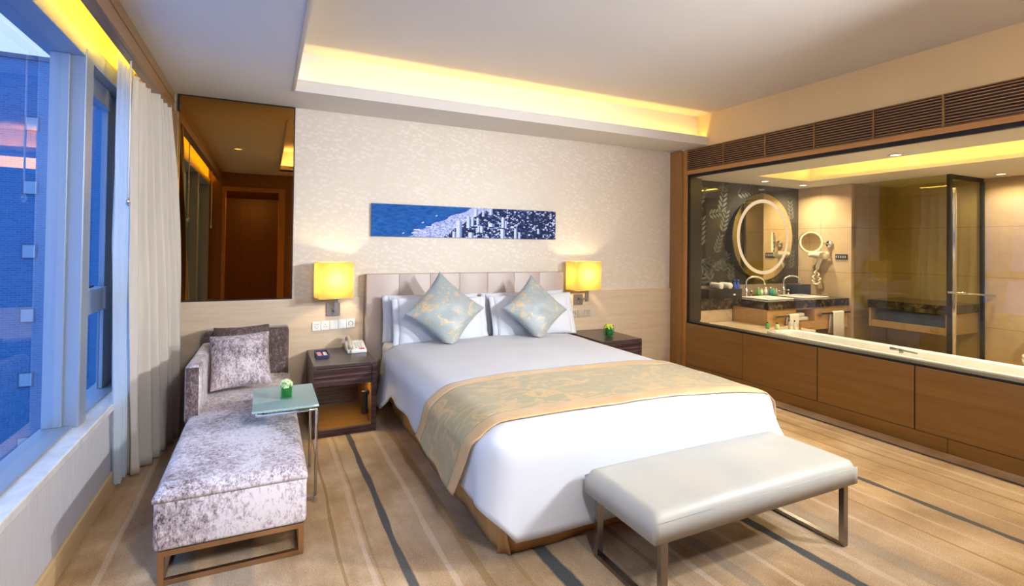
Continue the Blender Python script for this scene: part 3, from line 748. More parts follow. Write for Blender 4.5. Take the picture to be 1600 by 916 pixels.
# ------------------------------------------------------------------ wall lamps
def lamp(xc, zc, w, d, h, rot, bx, swing, label):
    t = thing('wall_lamp', label, 'wall lamp', (xc, -.15, zc-h/2), 'bedside wall lamps')
    yc = -.055 - d/2 - (.02 if rot else 0); rr = Matrix.Translation((xc, yc, zc)) @ Matrix.Rotation(math.radians(rot), 4, 'Z')
    n = 7; rad = .02; path = []
    for sx_, sy_, a0 in ((1, 1, 0), (-1, 1, 90), (-1, -1, 180), (1, -1, 270)):
        for i in range(n):
            a = math.radians(a0 + 90*i/(n-1)); path.append((sx_*(w/2-rad)+rad*math.cos(a), sy_*(d/2-rad)+rad*math.sin(a)))
    bm = bmesh.new(); grid(bm, lambda a, b: Vector((*path[int(round(a*len(path))) % len(path)], (b-.5)*h)), len(path), 6, True)
    bm.transform(rr); obj('lamp_shade', bm, 'shade_fabric', t, True)
    bm = bmesh.new()
    for zz in (-h/2, h/2): obj('shade_trim', tube(bmesh.new(), [rr @ Vector((p[0], p[1], zz)) for p in path], .0030, 6, True), 'shade_ring', t, True)
    bm = bmesh.new(); bmesh.ops.create_uvsphere(bm, u_segments=16, v_segments=10, radius=.026, matrix=Matrix.Translation((xc, yc, zc+.01))); obj('bulb', bm, 'lamp_bulb', t, True)
    bm = B(bx-.058, bx+.058, -.040, -.022, .850, .966, .003); bp = obj('back_plate', bm, 'pewter', t)
    bm = bmesh.new(); lathe(bm, [(.010, -.052), (.012, -.046), (.012, -.04)], (bx, 0, .875), 14, 'Y'); obj('switch_knob', bm, 'chrome', bp, True)
    bm = bmesh.new(); ax = bx+swing
    if abs(swing) > .03: box(bm, min(bx, ax), max(bx, ax), -.075, -.055, .905, .930, .002)
    box(bm, bx-.012, bx+.012, -.075, -.040, .905, .930, .002); box(bm, ax-.016, ax+.016, -.085, -.058, .885, zc-h/2-.004, .003)
    box(bm, ax-.008, ax+.008, yc, -.06, zc-h/2-.002, zc-h/2+.010); tube(bm, [(xc, yc, zc-h/2-.0), (xc, yc, zc-.03)], .009, 10)
    for an in (0, 1): box(bm, xc-w/2+.03, xc+w/2-.03, yc-.003, yc+.003, zc-h/2+.004, zc-h/2+.009)
    obj('swing_arm', bm, 'pewter', t)
    return t
lamp(1.170, 1.182, .295, .20, .310, 9, 1.185, .018, 'left bedside wall lamp, glowing yellow shade above the telephone')
lamp(3.79, 1.182, .345, .205, .310, 0, 3.81, .085, 'right bedside wall lamp, glowing yellow shade on side of the window wall')

# ------------------------------------------------------------------ sockets and switches
def plate(x, z, w, h, kind, label, cat, mat='white_plastic'):
    t = thing('power_socket' if 'socket' in cat else 'wall_switch', label, cat, (x, -.022, z), 'switches and sockets beside the bed')
    obj('face_plate', B(x-w/2, x+w/2, -.031, -.022, z-h/2, z+h/2, .003), mat, t); bm = bmesh.new()
    def dot(dx, dz, a, b): box(bm, x+dx-a/2, x+dx+a/2, -.0325, -.031, z+dz-b/2, z+dz+b/2)
    if kind == 'five':
        for dx, dz in ((-.012, -.006), (.012, -.006), (-.012, .016), (.004, .016), (.018, .016), (0, -.018)): dot(dx, dz, .005, .005)
    elif kind == 'three':
        dot(0, .012, .004, .010); dot(-.011, -.010, .004, .008); dot(.011, -.010, .004, .008)
    elif kind == 'dial':
        for i in range(22):
            a = -PI*.25 + i/21*PI*1.5; dot(.019*math.cos(a), .019*math.sin(a), .004, .004)
    elif kind == 'rocker': box(bm, x-w*.36, x+w*.36, -.034, -.031, z-h*.36, z+h*.36, .001)
    obj({'rocker': 'rocker_key', 'dial': 'dial_ring'}.get(kind, 'pin_holes'), bm, {'rocker': 'white_plastic' if mat == 'white_plastic' else 'champagne_plastic'}.get(kind, 'black_plastic'), t)
    return t
xs = [1.046 + i*.0735 for i in range(5)]; zs = [.762, .765, .768, .771, .774]
for x, z, k, l, c in zip(xs, zs, ('five', 'three', 'rocker', 'rocker', 'dial'), ('white five pin socket, leftmost of the plates under the left lamp', 'white three pin socket, second of the plates under the left lamp', 'white rocker switch in the middle of the plates under the left lamp', 'white rocker switch next to the dial under the left lamp', 'white dial switch, rightmost of the plates under the left lamp'), ('socket', 'socket', 'switch', 'switch', 'switch')):
    plate(x, z, .071, .080, k, l, c)
for x, k, l in zip((3.758, 3.848, 3.938), ('dial', 'rocker', 'five'), ('champagne dial switch, leftmost of the strip under the right lamp', 'champagne rocker switch, middle of the strip under the right lamp', 'champagne socket, rightmost of the strip under the right lamp')):
    plate(x, .752, .088, .085, k, l, 'socket' if k == 'five' else 'switch', 'champagne_plastic')

# ------------------------------------------------------------------ wall mirror and picture
mi = thing('wall_mirror', 'bronze tinted wall mirror in thin black frame left of the wallpaper', 'mirror', (.42, 0, 1.012))
obj('mirror_glass', B(-.02, .832, -.012, 0, 1.022, 2.690), 'bronze_mirror', mi)
bm = bmesh.new(); box(bm, .832, .842, -.018, 0, 1.012, 2.698); box(bm, -.02, .832, -.018, 0, 1.012, 1.022); box(bm, -.02, .832, -.018, 0, 2.690, 2.698); box(bm, -.035, -.02, -.018, 0, 1.012, 2.698)
obj('mirror_frame', bm, 'black_metal', mi)

pc = thing('wall_picture', 'long blue aerial picture of a surf beach and city towers above the bed', 'picture', (2.507, 0, 1.58))
ax0, ax1, az0, az1 = 1.512, 3.502, 1.578, 1.886
obj('canvas_panel', B(ax0, ax1, -.030, 0, az0, az1), 'facade_trim', pc)
bm = bmesh.new()
def q(pts, y=-.0308): bm.faces.new([bm.verts.new((ax0+(ax1-ax0)*u, y, az0+(az1-az0)*v)) for u, v in pts])
def jag(v, s): return .012*math.sin(v*23+s) + .016*noise.noise((v*7, s, 0))
sh = lambda v, o: o + .31*v + .04*v*v
n_ = 24
bmo = bm
q([(0, 0)] + [(sh(i/n_, .165) + jag(i/n_, 1), i/n_) for i in range(n_+1)] + [(0, 1)]); obj('ocean_area', bm, 'ocean_print', pc)
bm = bmesh.new(); q([(sh(i/n_, .165) + jag(i/n_, 1), i/n_) for i in range(n_+1)] + [(sh(i/n_, .36) - .19*(i/n_)**.8*.55 + jag(i/n_, 4)*.5, i/n_) for i in range(n_, -1, -1)]); obj('surf_area', bm, 'surf_print', pc)
bm = bmesh.new(); q([(sh(i/n_, .36) - .19*(i/n_)**.8*.55 + jag(i/n_, 4)*.5, i/n_) for i in range(n_+1)] + [(1, 1), (1, 0)]); obj('city_area', bm, 'land_print', pc)
for s_ in ((.19, .10, .03), (.24, .43, .012), (.145, .08, .01), (.31, .66, .010), (.20, .20, .03), (.26, .30, .03)):
    bm = bmesh.new(); q([(s_[0], s_[1]), (s_[0]+s_[2], s_[1]+.02), (s_[0]+s_[2]*1.1, s_[1]+.05), (s_[0]+.004, s_[1]+.04)], -.0312); obj('foam_patch', bm, 'print_white', pc)
tw = [(.42, 0, .030, .55), (.40, 0, .018, .20), (.475, .32, .022, .40), (.50, .38, .016, .30), (.53, .45, .015, .22), (.485, .0, .03, .18), (.515, .72, .022, .25), (.535, .2, .014, .2), (.56, .72, .014, .2), (.595, .38, .035, .12), (.67, .36, .020, .36), (.692, .34, .010, .26), (.665, 0, .026, .32), (.745, 0, .018, .46), (.725, .36, .03, .07), (.77, 0, .014, .22), (.60, .78, .02, .2), (.55, .18, .018, .22), (.885, .18, .014, .18)]
for u, v, w, h in tw:
    bm = bmesh.new(); t_ = min(.995, v+h)
    P8 = [bm.verts.new((ax0+(ax1-ax0)*a, -.0314, az0+(az1-az0)*b)) for a, b in ((u, v), (u+w*.6, v), (u+w*.6, t_), (u, t_), (u+w, v), (u+w, t_-.02))]
    bm.faces.new([P8[k] for k in (0, 1, 2, 3)]); bm.faces.new([P8[k] for k in (1, 4, 5, 2)]).material_index = 1
    obj('printed_tower', bm, ['print_white', 'print_grey'], pc)

# ------------------------------------------------------------------ chaise longue
ch = thing('chaise_longue', 'mauve crushed velvet chaise longue by the window on a brass frame', 'chaise', (.51, -1.2, 0))
def seatf(bm, x0, x1, y0, y1, z0, z1, bev, seg=4): box(bm, x0, x1, y0, y1, z0, z1, bev, seg)
bm = bmesh.new(); box(bm, .205, .825, -2.235, -.06, .150, .375, .022, 3); obj('seat_base', bm, 'velvet_light', ch, True)
bm = bmesh.new()
def cush(a, b):
    return None
def softbox(x0, x1, y0, y1, z0, z1, r, crown=.02, seed=0, nx=26, ny=50, amp=.004):
    bm = bmesh.new(); cx_, cy_ = (x0+x1)/2, (y0+y1)/2
    def top(a, b):
        x = x0+(x1-x0)*a; y = y0+(y1-y0)*b
        d = min(x-x0, x1-x, y-y0, y1-y); k = max(0, 1-d/r); e = (1-(2*a-1)**2)*(1-(2*b-1)**4)
        z = z1 - r*(1-math.sqrt(max(0, 1-k*k)))*.9 + crown*e + amp*noise.noise((x*6, y*6, seed))
        return Vector((x, y, z))
    V = [[bm.verts.new(top(i/nx, j/ny)) for j in range(ny+1)] for i in range(nx+1)]
    for i in range(nx):
        for j in range(ny): bm.faces.new((V[i][j], V[i+1][j], V[i+1][j+1], V[i][j+1]))
    per = [V[i][0] for i in range(nx+1)] + [V[nx][j] for j in range(1, ny+1)] + [V[i][ny] for i in range(nx-1, -1, -1)] + [V[0][j] for j in range(ny-1, 0, -1)]
    low = [bm.verts.new((v.co.x, v.co.y, z0)) for v in per]; n = len(per)
    for i in range(n): bm.faces.new((per[i], per[(i+1) % n], low[(i+1) % n], low[i]))
    bm.faces.new(low[::-1]); return bm
obj('seat_cushion', softbox(.202, .828, -2.240, -.06, .368, .425, .045, .012, 3), 'velvet_light', ch, True)
bm = B(.190, .275, -1.20, -.235, .375, .742, .028, 4)
for v in bm.verts:
    if v.co.z > .6: v.co.z -= .03*max(0, (v.co.y+1.2))
obj('armrest', bm, 'velvet_light', ch, True)
for fz in (0,):
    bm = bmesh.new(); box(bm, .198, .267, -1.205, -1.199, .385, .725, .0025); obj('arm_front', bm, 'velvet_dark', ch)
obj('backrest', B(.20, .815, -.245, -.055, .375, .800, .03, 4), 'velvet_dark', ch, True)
bm = bmesh.new(); b_ = .024; z_ = .150
box(bm, .225, .815, -2.225, -2.225+b_, z_-b_, z_, .001); box(bm, .225, .225+b_, -2.225, -2.225+b_, 0, z_-b_, .001); box(bm, .815-b_, .815, -2.225, -2.225+b_, 0, z_-b_, .001)
box(bm, .225+b_, .815-b_, -2.225, -2.225+b_, 0, b_, .001)
box(bm, .225, .225+b_, -2.20, -.10, z_-b_, z_, .001); box(bm, .815-b_, .815, -2.20, -.10, z_-b_, z_, .001)
box(bm, .225, .225+b_, -2.20, -.10, 0, b_, .001); box(bm, .815-b_, .815, -2.20, -.10, 0, b_, .001)
box(bm, .225, .225+b_, -.124, -.10, b_, z_-b_, .001); box(bm, .815-b_, .815, -.124, -.10, b_, z_-b_, .001)
obj('base_frame', bm, 'brass_brown', ch)
def vpillow(w, t, loc, lean, roll, label, seed, mat):
    th_ = thing('throw_pillow', label, 'pillow', loc, 'velvet pillows on the chaise')
    bm = pillow_bm(w, w, t, .06, seed=seed, amp=.012); place(bm, loc, lean, 2, roll); obj('cover', bm, mat, th_, True, sub=1)
    return th_
vpillow(.40, .15, (.478, -.735, .655), 22, 2.5, 'front mauve velvet pillow leaning on the chaise', 21, 'velvet_cushion')
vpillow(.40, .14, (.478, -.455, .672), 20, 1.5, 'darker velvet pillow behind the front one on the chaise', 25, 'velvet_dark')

# side table
st = thing('side_table', 'glass topped chrome C shaped side table beside the chaise', 'side table', (.76, -1.50, 0))
obj('glass_top', B(.572, .918, -1.760, -1.262, .562, .5735, .002), 'glass_table', st)
bm = bmesh.new(); c_ = .009
for y in (-1.725, -1.297):
    tube(bm, [(.60, y, .540), (.897, y, .540), (.906, y, .537), (.909, y, .528), (.909, y, .030)], c_, 8); box(bm, .900, .918, y-.009, y+.009, 0, .04, .002); tube(bm, [(.909, y, .034), (.62, y, .034)], c_, 8)
tube(bm, [(.60, -1.725, .540), (.60, -1.297, .540)], c_, 8)
obj('chrome_frame', bm, 'chrome', st, True)
bm = bmesh.new()
for x, y in ((.62, -1.725), (.88, -1.725), (.62, -1.297), (.88, -1.297)): obj('glass_clip', lathe(bmesh.new(), [(.013, .549), (.013, .562)], (x, y, 0), 14), 'steel_dark', st)

# ------------------------------------------------------------------ bench at the foot
be = thing('bench', 'cream leather bench on dark steel legs at the foot of the bed', 'bench', (2.70, -3.05, 0))
obj('seat_pad', softbox(2.035, 3.358, -3.312, -2.815, 0.315, .428, .036, .018, 8, 50, 24, .002), 'leather_white', be, True)
bm = bmesh.new()
tube(bm, [(2.038, -3.310, .396), (3.355, -3.310, .396), (3.355, -2.818, .396), (2.038, -2.818, .396)],   .0022, 6, True)
obj('seam_piping', bm, 'leather_white', be, True)
for x in (2.085, 3.275):
    bm = bmesh.new(); w = .034
    box(bm, x, x+w, -3.295, -3.295+w*.8, 0, .316, .0015); box(bm, x, x+w, -2.855, -2.855+w*.8, 0, .316, .0015); box(bm, x, x+w, -3.295+w*.8, -2.855, 0, .022, .0015); box(bm, x, x+w, -3.295+w*.8, -2.855, .298, .316, .0015)
    obj('leg_frame', bm, 'steel_dark', be)

# ------------------------------------------------------------------ curtains
def curtain(name, label, s0, s1, z0, z1, nf, amp, mat, xf, ybend, solid, seed, sharp=1.0):
    bm = bmesh.new()
    def f(a, b):
        z = z1 + (z0-z1)*b
        ph_ = 2*PI*nf*(a + .02*noise.noise((a*4, b*1.5, seed)))
        wv_ = math.sin(ph_) + .35*math.sin(ph_*2.1+seed+b)
        A = amp*(.55+.45*b)*(1+.5*noise.noise((a*9, b*.8, seed+4)))
        y = s0 + (s1-s0)*a + ybend(a, b) + .25*amp*math.cos(ph_)
        return Vector((xf(a, b) + A*wv_ + .012*noise.noise((a*7, b*4, seed)), y, z))
    grid(bm, f, int(nf*16), 40)
    return tag(obj(name, bm, mat, None, True, solid=solid), label, 'curtain')
curtain('curtain', 'heavy cream drape gathered at the left of the mirror', -.985, -.13, .014, 2.60, 6.5, .052, 'drape_fabric', lambda a, b: -.150 + a*.055 + .16*min(1, a*1.35)*b*(1.7-b)*.75 + .03*max(0, b-.35)*(1-a), lambda a, b: .12*(1-a)*max(0, b-.55), .004, 2)
curtain('sheer_curtain', 'pale blue sheer curtain hanging beside the window glass', -1.29, -1.04, .05, 2.64, 4, .018, 'sheer_fabric', lambda a, b: -.160 + .012*a, lambda a, b: (.30-.14*a)*max(0, b-.45), 0, 9)
for y, lab in ((-1.285, 'thin curtain draw rod hanging between the sheer and the drape'), (-3.75, 'thin curtain draw rod hanging further along the window')):
    rd = thing('curtain_rod', lab, 'curtain rod', (-.095, y, 1.7)); bm = bmesh.new(); tube(bm, [(-.095, y, 2.60), (-.095, y, 1.74)], .005, 8); obj('rod', bm, 'white_plastic', rd, True)
    bm = bmesh.new(); lathe(bm, [(.003, 1.70), (.012, 1.71), (.013, 1.735), (.006, 1.75)], (-.095, y, 0), 12); obj('rod_handle', bm, 'chrome', rd, True)
bm = bmesh.new(); box(bm, -.17, -.135, -5.0, -.10, 2.83, 2.86); box(bm, -.17, -.165, -5.0, -.10, 2.64, 2.83) if False else None
tag(obj('curtain_track', bm, 'white_plastic', None), 'white curtain track inside the pelmet above the window', 'curtain track')

# ------------------------------------------------------------------ air vents above the bathroom window
vb = [-.258, -.80, -1.325, -1.845, -2.36, -2.85, -3.37, -3.89, -4.41]
ordn = ['nearest the wallpaper wall', 'second from the wallpaper wall', 'third from the wallpaper wall', 'fourth from the wallpaper wall', 'fifth from the wallpaper wall', 'sixth from the wallpaper wall', 'seventh from the wallpaper wall', 'eighth from the wallpaper wall']
for a, b, o_ in zip(vb, vb[1:], ordn):
    if b < -3.6: break
    t = thing('air_vent', 'dark slatted air vent over the bathroom window, ' + o_, 'air vent', (W-.01, (a+b)/2, 2.437), 'slatted air vents over the bathroom window')
    obj('backing', B(W-.006, W-.001, b, a, 2.437, 2.684), 'dark_void', t)
    bm = bmesh.new()
    box(bm, W-.022, W-.006, b+.0, b+.006, 2.437, 2.684); box(bm, W-.022, W-.006, a-.006, a, 2.437, 2.684); box(bm, W-.022, W-.006, b+.006, a-.006, 2.676, 2.684); box(bm, W-.022, W-.006, b+.006, a-.006, 2.437, 2.442)
    obj('vent_frame', bm, 'wood_panel', t); bm = bmesh.new()
    for i in range(10):
        z = 2.453 + i*.0232; box(bm, W-.013, W-.006, b+.006, a-.006, z, z+.0055)
    obj('slats', bm, 'wood_frame', t)

# ------------------------------------------------------------------ bathroom
va = thing('vanity', 'wooden vanity with thick dark marble top below the round mirror', 'vanity', (6.78, -.38, .48))
bm = bmesh.new(); box(bm, 6.00, 7.565, -.76, -.022, .775, .872, .004); box(bm, 5.45, 6.00, -.26, -.022, .735, .872, .003); obj('marble_top', bm, 'marble_dark', va)
bm = bmesh.new(); box(bm, 6.015, 6.54, -.735, -.04, .49, .775, .002); box(bm, 6.89, 7.565, -.735, -.04, .49, .775, .002); box(bm, 6.54, 6.89, -.735, -.04, .49, .515); box(bm, 6.54, 6.89, -.10, -.04, .515, .775); box(bm, 6.54, 6.89, -.735, -.04, .755, .775)
obj('cabinet_body', bm, 'wood_vanity', va)
dr_ = obj('drawer', B(6.55, 6.88, -.742, -.12, .52, .60, .002), 'wood_vanity', va)
tag(obj('wall_ledge', B(5.45, 6.0, -.24, -.024, .52, .733), 'marble_beige', None), 'beige marble ledge wall left of the vanity', 'ledge') if False else struct('wall_ledge', B(5.45, 6.0, -.24, -.024, .52, .733), 'marble_beige')
for i, (x, lab) in enumerate(((6.42, 'white basin set in the vanity under the left faucet'), (7.12, 'white basin set in the vanity under the right faucet'))):
    bm = bmesh.new(); box(bm, x-.24, x+.24, -.62, -.22, .872, .884, .006); obj_ = tag(obj('wash_basin', bm, 'porcelain', None), lab, 'basin', 'basins in the vanity')
    bm = bmesh.new(); lathe(bm, [(.002, .8845), (.02, .8845)], (x, -.40, 0), 16); obj('drain', bm, 'chrome', obj_, local=False)
def faucet(x, label):
    t = thing('faucet', label, 'faucet', (x, -.15, .872), 'tall chrome faucets'); bm = bmesh.new()
    arc = [(x, -.15, .872), (x, -.15, 1.02)] + [(x+.10-.10*math.cos(a), -.15-.05*math.sin(a)*0 - .06*(1-math.cos(a)), 1.06+.075*math.sin(a)) for a in [PI*i/12 for i in range(13)]] + [(x+.205, -.275, 1.03)]
    tube(bm, arc, .012, 10); obj('spout', bm, 'chrome', t, True)
    bm = bmesh.new(); lathe(bm, [(.030, .872), (.030, .884), (.020, .890), (.020, .96), (.024, .965), (.014, .975)], (x, -.15, 0), 18); obj('body', bm, 'chrome', t, True)
    for s in (-1, 1):
        bm = bmesh.new(); lathe(bm, [(.018, .872), (.018, .88), (.011, .885), (.011, .92), (.02, .925), (.02, .945), (.008, .95)], (x+s*.10, -.15, 0), 14); obj('tap_handle', bm, 'chrome', t, True)
    return t
faucet(6.36, 'chrome arched faucet at the left basin'); faucet(7.10, 'chrome arched faucet at the right basin')

rm = thing('round_mirror', 'round lit vanity mirror on the dark leaf patterned wall', 'mirror', (6.73, -.036, 1.08))
R0 = .588
bm = bmesh.new(); lathe(bm, [(.50, -.036), (.54, -.105), (.545, -.108)], (6.73, 0, 1.667), 64, 'Y'); obj('mirror_body', bm, 'black_metal', rm, True)
bm = bmesh.new(); lathe(bm, [(R0, -.108), (R0, -.120)], (6.73, 0, 1.667), 72, 'Y'); obj('mirror_disc', bm, 'clear_mirror', rm)
bm = bmesh.new(); ri, ro = .463, .510; n = 72
A = [[bm.verts.new((6.73+r*math.cos(2*PI*i/n), y, 1.667+r*math.sin(2*PI*i/n))) for i in range(n)] for r, y in ((ri, -.1202), (ri, -.122), (ro, -.122), (ro, -.1202))]
for k in range(3):
    for i in range(n): bm.faces.new((A[k][i], A[k][(i+1) % n], A[k+1][(i+1) % n], A[k+1][i]))
obj('light_ring', bm, 'ring_glow', rm)

mg = thing('magnifying_mirror', 'small lit round shaving mirror on an arm at the beige tiled wall', 'mirror', (7.55, -.45, 1.5))
Mx = Matrix.Translation((7.30, -.405, 1.605)) @ Matrix.Rotation(math.radians(-38), 4, 'Z')
bm = bmesh.new(); lathe(bm, [(.140, .0), (.140, -.012)], (0, 0, 0), 40, 'Y'); bm.transform(Mx); obj('mirror_disc', bm, 'clear_mirror', mg)
bm = bmesh.new(); tube(bm, [Mx @ Vector((.134*math.cos(2*PI*i/40), -.014, .134*math.sin(2*PI*i/40))) for i in range(40)], .011, 8, True); obj('light_ring', bm, 'ring_glow_small', mg, True)
bm = bmesh.new(); lathe(bm, [(.05, .001), (.142, .001), (.147, .018), (.04, .04)], (0, 0, 0), 30, 'Y'); bm.transform(Mx); obj('housing', bm, 'chrome', mg, True)
bm = bmesh.new(); tube(bm, [Mx @ Vector((0, .035, 0)), (7.46, -.47, 1.59), (7.555, -.50, 1.58)], .010, 8); lathe(bm, [(.045, 7.545), (.045, 7.57)], (0, -.50, 1.58), 20, 'X'); obj('wall_arm', bm, 'chrome', mg, True)

hd = thing('hair_dryer', 'cream wall mounted hair dryer with coiled cord below the shaving mirror', 'hair dryer', (7.52, -.38, 1.03))
bm = bmesh.new(); lathe(bm, [(.02, -.53), (.048, -.515), (.052, -.47), (.050, -.40), (.042, -.34), (.030, -.28), (.032, -.262), (.01, -.26)], (7.49, 0, 1.425), 20, 'Y'); obj('barrel', bm, 'cream_plastic', hd, True)
bm = bmesh.new(); tube(bm, [(7.49, -.42, 1.40), (7.49, -.40, 1.33), (7.49, -.375, 1.26), (7.49, -.36, 1.215)], [.030, .026, .024, .014], 12); obj('handle', bm, 'cream_plastic', hd, True)
bm = bmesh.new(); box(bm, 7.525, 7.57, -.45, -.33, 1.37, 1.47, .008); obj('wall_bracket', bm, 'cream_plastic', hd)
bm = bmesh.new(); tube(bm, [(7.49+.014*math.cos(i*.9), -.36 + .045*math.sin(i/60*2*PI) + .012*math.sin(i*.9), 1.215 - .19*math.sin(i/60*PI)) for i in range(61)], .009, 6); obj('coiled_cord', bm, 'cream_plastic', hd, True)
so = thing('power_socket', 'black socket strip on the beige tiled wall', 'socket', (7.57, -.655, 1.41)); obj('face_plate', B(7.556, 7.57, -.735, -.575, 1.375, 1.445, .003), 'black_plastic', so)
bm = bmesh.new()
for i in range(5): box(bm, 7.5545, 7.556, -.715+i*.029, -.70+i*.029, 1.395, 1.425)
obj('pin_holes', bm, 'grey_plastic', so)

# counter accessories
def bottle(x, y, z, r, h, mat, label, cat='bottle', cap='white_plastic', group='bottles in the bathroom', nm='bottle'):
    t = thing(nm, label, cat, (x, y, z), group); bm = bmesh.new(); lathe(bm, [(r*.9, z), (r, z+.006), (r, z+h*.62), (r*.45, z+h*.82), (r*.42, z+h*.86)], (x, y, 0), 14); obj('bottle_body', bm, mat, t, True)
    bm = bmesh.new(); lathe(bm, [(r*.5, z+h*.86), (r*.5, z+h)], (x, y, 0), 12); obj('cap', bm, cap, t, True); return t
bx_ = thing('amenity_box', 'black lacquer amenity box at the left end of the vanity', 'box', (5.90, -.15, .872)); obj('box_body', B(5.60, 6.18, -.24, -.06, .8722, .985, .004), 'black_plastic', bx_)
obj('emblem', B(6.02, 6.06, -.242, -.24, .905, .925), 'chrome', bx_)
for i, (x, l) in enumerate(((5.82, 'left rolled white towel on the black amenity box'), (5.98, 'right rolled white towel on the black amenity box'))):
    bm = bmesh.new(); lathe(bm, [(.012, -.235), (.034, -.235), (.040, -.225), (.040, -.075), (.034, -.065), (.01, -.065)], (x, 0, 1.025), 18, 'Y'); tag(obj('rolled_towel', bm, 'towel_white', None, True), l, 'towel', 'towels rolled on the amenity box')
for x, l in ((6.20, 'blue water bottle nearest the black amenity box'), (6.265, 'blue water bottle beside the left faucet')): bottle(x, -.10, .872, .030, .22, 'blue_bottle', l, cap='blue_bottle')
bk = thing('tissue_box', 'black box at the right end of the vanity against the tiles', 'box', (7.42, -.14, .872)); obj('box_body', B(7.27, 7.56, -.235, -.06, .872, 1.01, .004), 'black_plastic', bk)
ty = tag(obj('amenity_tray', B(6.56, 6.80, -.235, -.08, .872, .882, .003), 'black_plastic', None), 'small black tray of toiletries behind the basins', 'tray')
for x, y, r, h, mt, l in ((6.60, -.15, .020, .10, 'green_liquid', 'green toiletry bottle on the left of the black tray'), (6.66, -.15, .020, .085, 'petal_green', 'pale green toiletry bottle in the middle of the black tray'), (6.74, -.15, .022, .10, 'white_plastic', 'white toiletry bottle at the right of the black tray')):
    bottle(x, y, .882, r, h, mt, l)
for x, r, h, mt, l in ((6.84, .022, .11, 'teal_plastic', 'teal toiletry bottle between the tray and right faucet'), (6.90, .018, .09, 'green_liquid', 'green toiletry bottle beside the teal one'), (6.955, .018, .085, 'champagne_plastic', 'amber toiletry bottle left of the right faucet')):
    bottle(x, -.15, .872, r, h, mt, l)
# towel rails and towels on the vanity front
for x0, x1, tx, l1, l2 in ((6.10, 6.50, 6.40, 'dark towel rail on the left half of the vanity front', 'white hand towel hanging on the left vanity rail'), (6.93, 7.53, 7.255, 'dark towel rail on the right half of the vanity front', 'white hand towel hanging on the right vanity rail')):
    rl = thing('towel_rail', l1, 'towel rail', ((x0+x1)/2, -.76, .69), 'towel rails on the vanity'); obj('bar', B(x0, x1, -.80, -.785, .685, .705, .002), 'steel_dark', rl)
    for x in (x0+.06, x1-.06): obj('post', B(x-.03, x+.03, -.785, -.7352, .685, .705, .002), 'chrome', rl)
    h_ = .27 if tx < 7 else .33; w_ = .085 if tx < 7 else .11
    bm = bmesh.new()
    prof = [(-.752 - .0, .70-h_*.8)] + [(-.778, .69)] + [(-.7925 + .0155*math.cos(a), .697 + .0155*math.sin(a)) for a in [PI*i/6 for i in range(7)]] + [(-.809, .60), (-.812, .70-h_)]
    grid(bm, lambda a, b: Vector((tx-w_+2*w_*a, prof[min(len(prof)-1, int(round(b*(len(prof)-1))))][0] - .002*math.sin(a*9), prof[min(len(prof)-1, int(round(b*(len(prof)-1))))][1])), 8, len(prof)-1)
    tag(obj('hand_towel', bm, 'towel_white', None, True, solid=.008, off=1), l2, 'towel', 'hand towels on the vanity rails')
for i, (x, z, l) in enumerate(((6.70, .604, 'folded white towel lying at the bottom in the vanity niche'), (6.66, .655, 'folded white towel lying on top in the vanity niche'))):
    bm = B(x-.13+.03*i, x+.13-.03*i, -.70, -.45, z, z+.05, .02, 3); tag(obj('folded_towel', bm, 'towel_white', None, True), l, 'towel', 'towels folded in the vanity niche')

# tub and deck
tub = thing('bathtub', 'white built in bathtub below the bathroom window', 'bathtub', (5.75, -2.6, 0))
bm = B(5.45, 5.83, -4.28, -1.155, .0, .60, .01); 
bmesh.ops.delete(bm, geom=[f for f in bm.faces if f.normal.z > .9 and f.calc_area() > 1], context='FACES')
obj('tub_apron', bm, 'marble_beige', tub)
bm = bmesh.new()
def tubf(a, b):
    t = a*2*PI; n = 6
    def se(rx, ry): c, s = math.cos(t), math.sin(t); return 5.605 + rx*abs(c)**(2/n)*math.copysign(1, c), -2.72 + ry*abs(s)**(2/n)*math.copysign(1, s)
    prof_ = [(.240, 1.57, .605), (.240, 1.57, .628), (.232, 1.56, .634), (.175, 1.50, .634), (.165, 1.48, .62), (.15, 1.42, .40), (.11, 1.30, .22), (.01, .1, .20)]
    i = int(round(b*(len(prof_)-1))); rx, ry, z = prof_[i]; x, y = se(rx, ry); return Vector((x, y, z))
grid(bm, tubf, 96, 7, True); obj('tub_shell', bm, 'porcelain', tub, True)
bm = bmesh.new(); tube(bm, [(5.515, -2.33, .655), (5.500, -2.42, .658), (5.475, -2.55, .655)], [.012, .009, .006], 10); lathe(bm, [(.016, .634), (.016, .66)], (5.50, -2.42, 0), 12)
tag(obj('tub_handset', bm, 'steel_dark', tub, True), 'dark metal shower handset')
struct('bath_deck', B(5.342, 6.30, -1.145, -.27, .0, .585, .004), 'marble_beige')
for x, y, r, h, mt, l in ((5.86, -.86, .022, .075, 'green_liquid', 'pale green bath salts jar, leftmost on the marble tub deck'), (5.93, -.93, .024, .07, 'petal_green', 'light green jar beside the bath salts on the tub deck'), (6.08, -.97, .014, .10, 'champagne_plastic', 'amber bottle on the tub deck left of the white one'), (6.12, -1.01, .015, .10, 'white_plastic', 'white bottle among amber ones on the tub deck'), (6.17, -1.04, .014, .10, 'brass_brown', 'brown bottle at the right end of the tub deck')):
    bottle(x, y, .585, r, h, mt, l, cap='black_plastic', group='bottles on the tub deck')

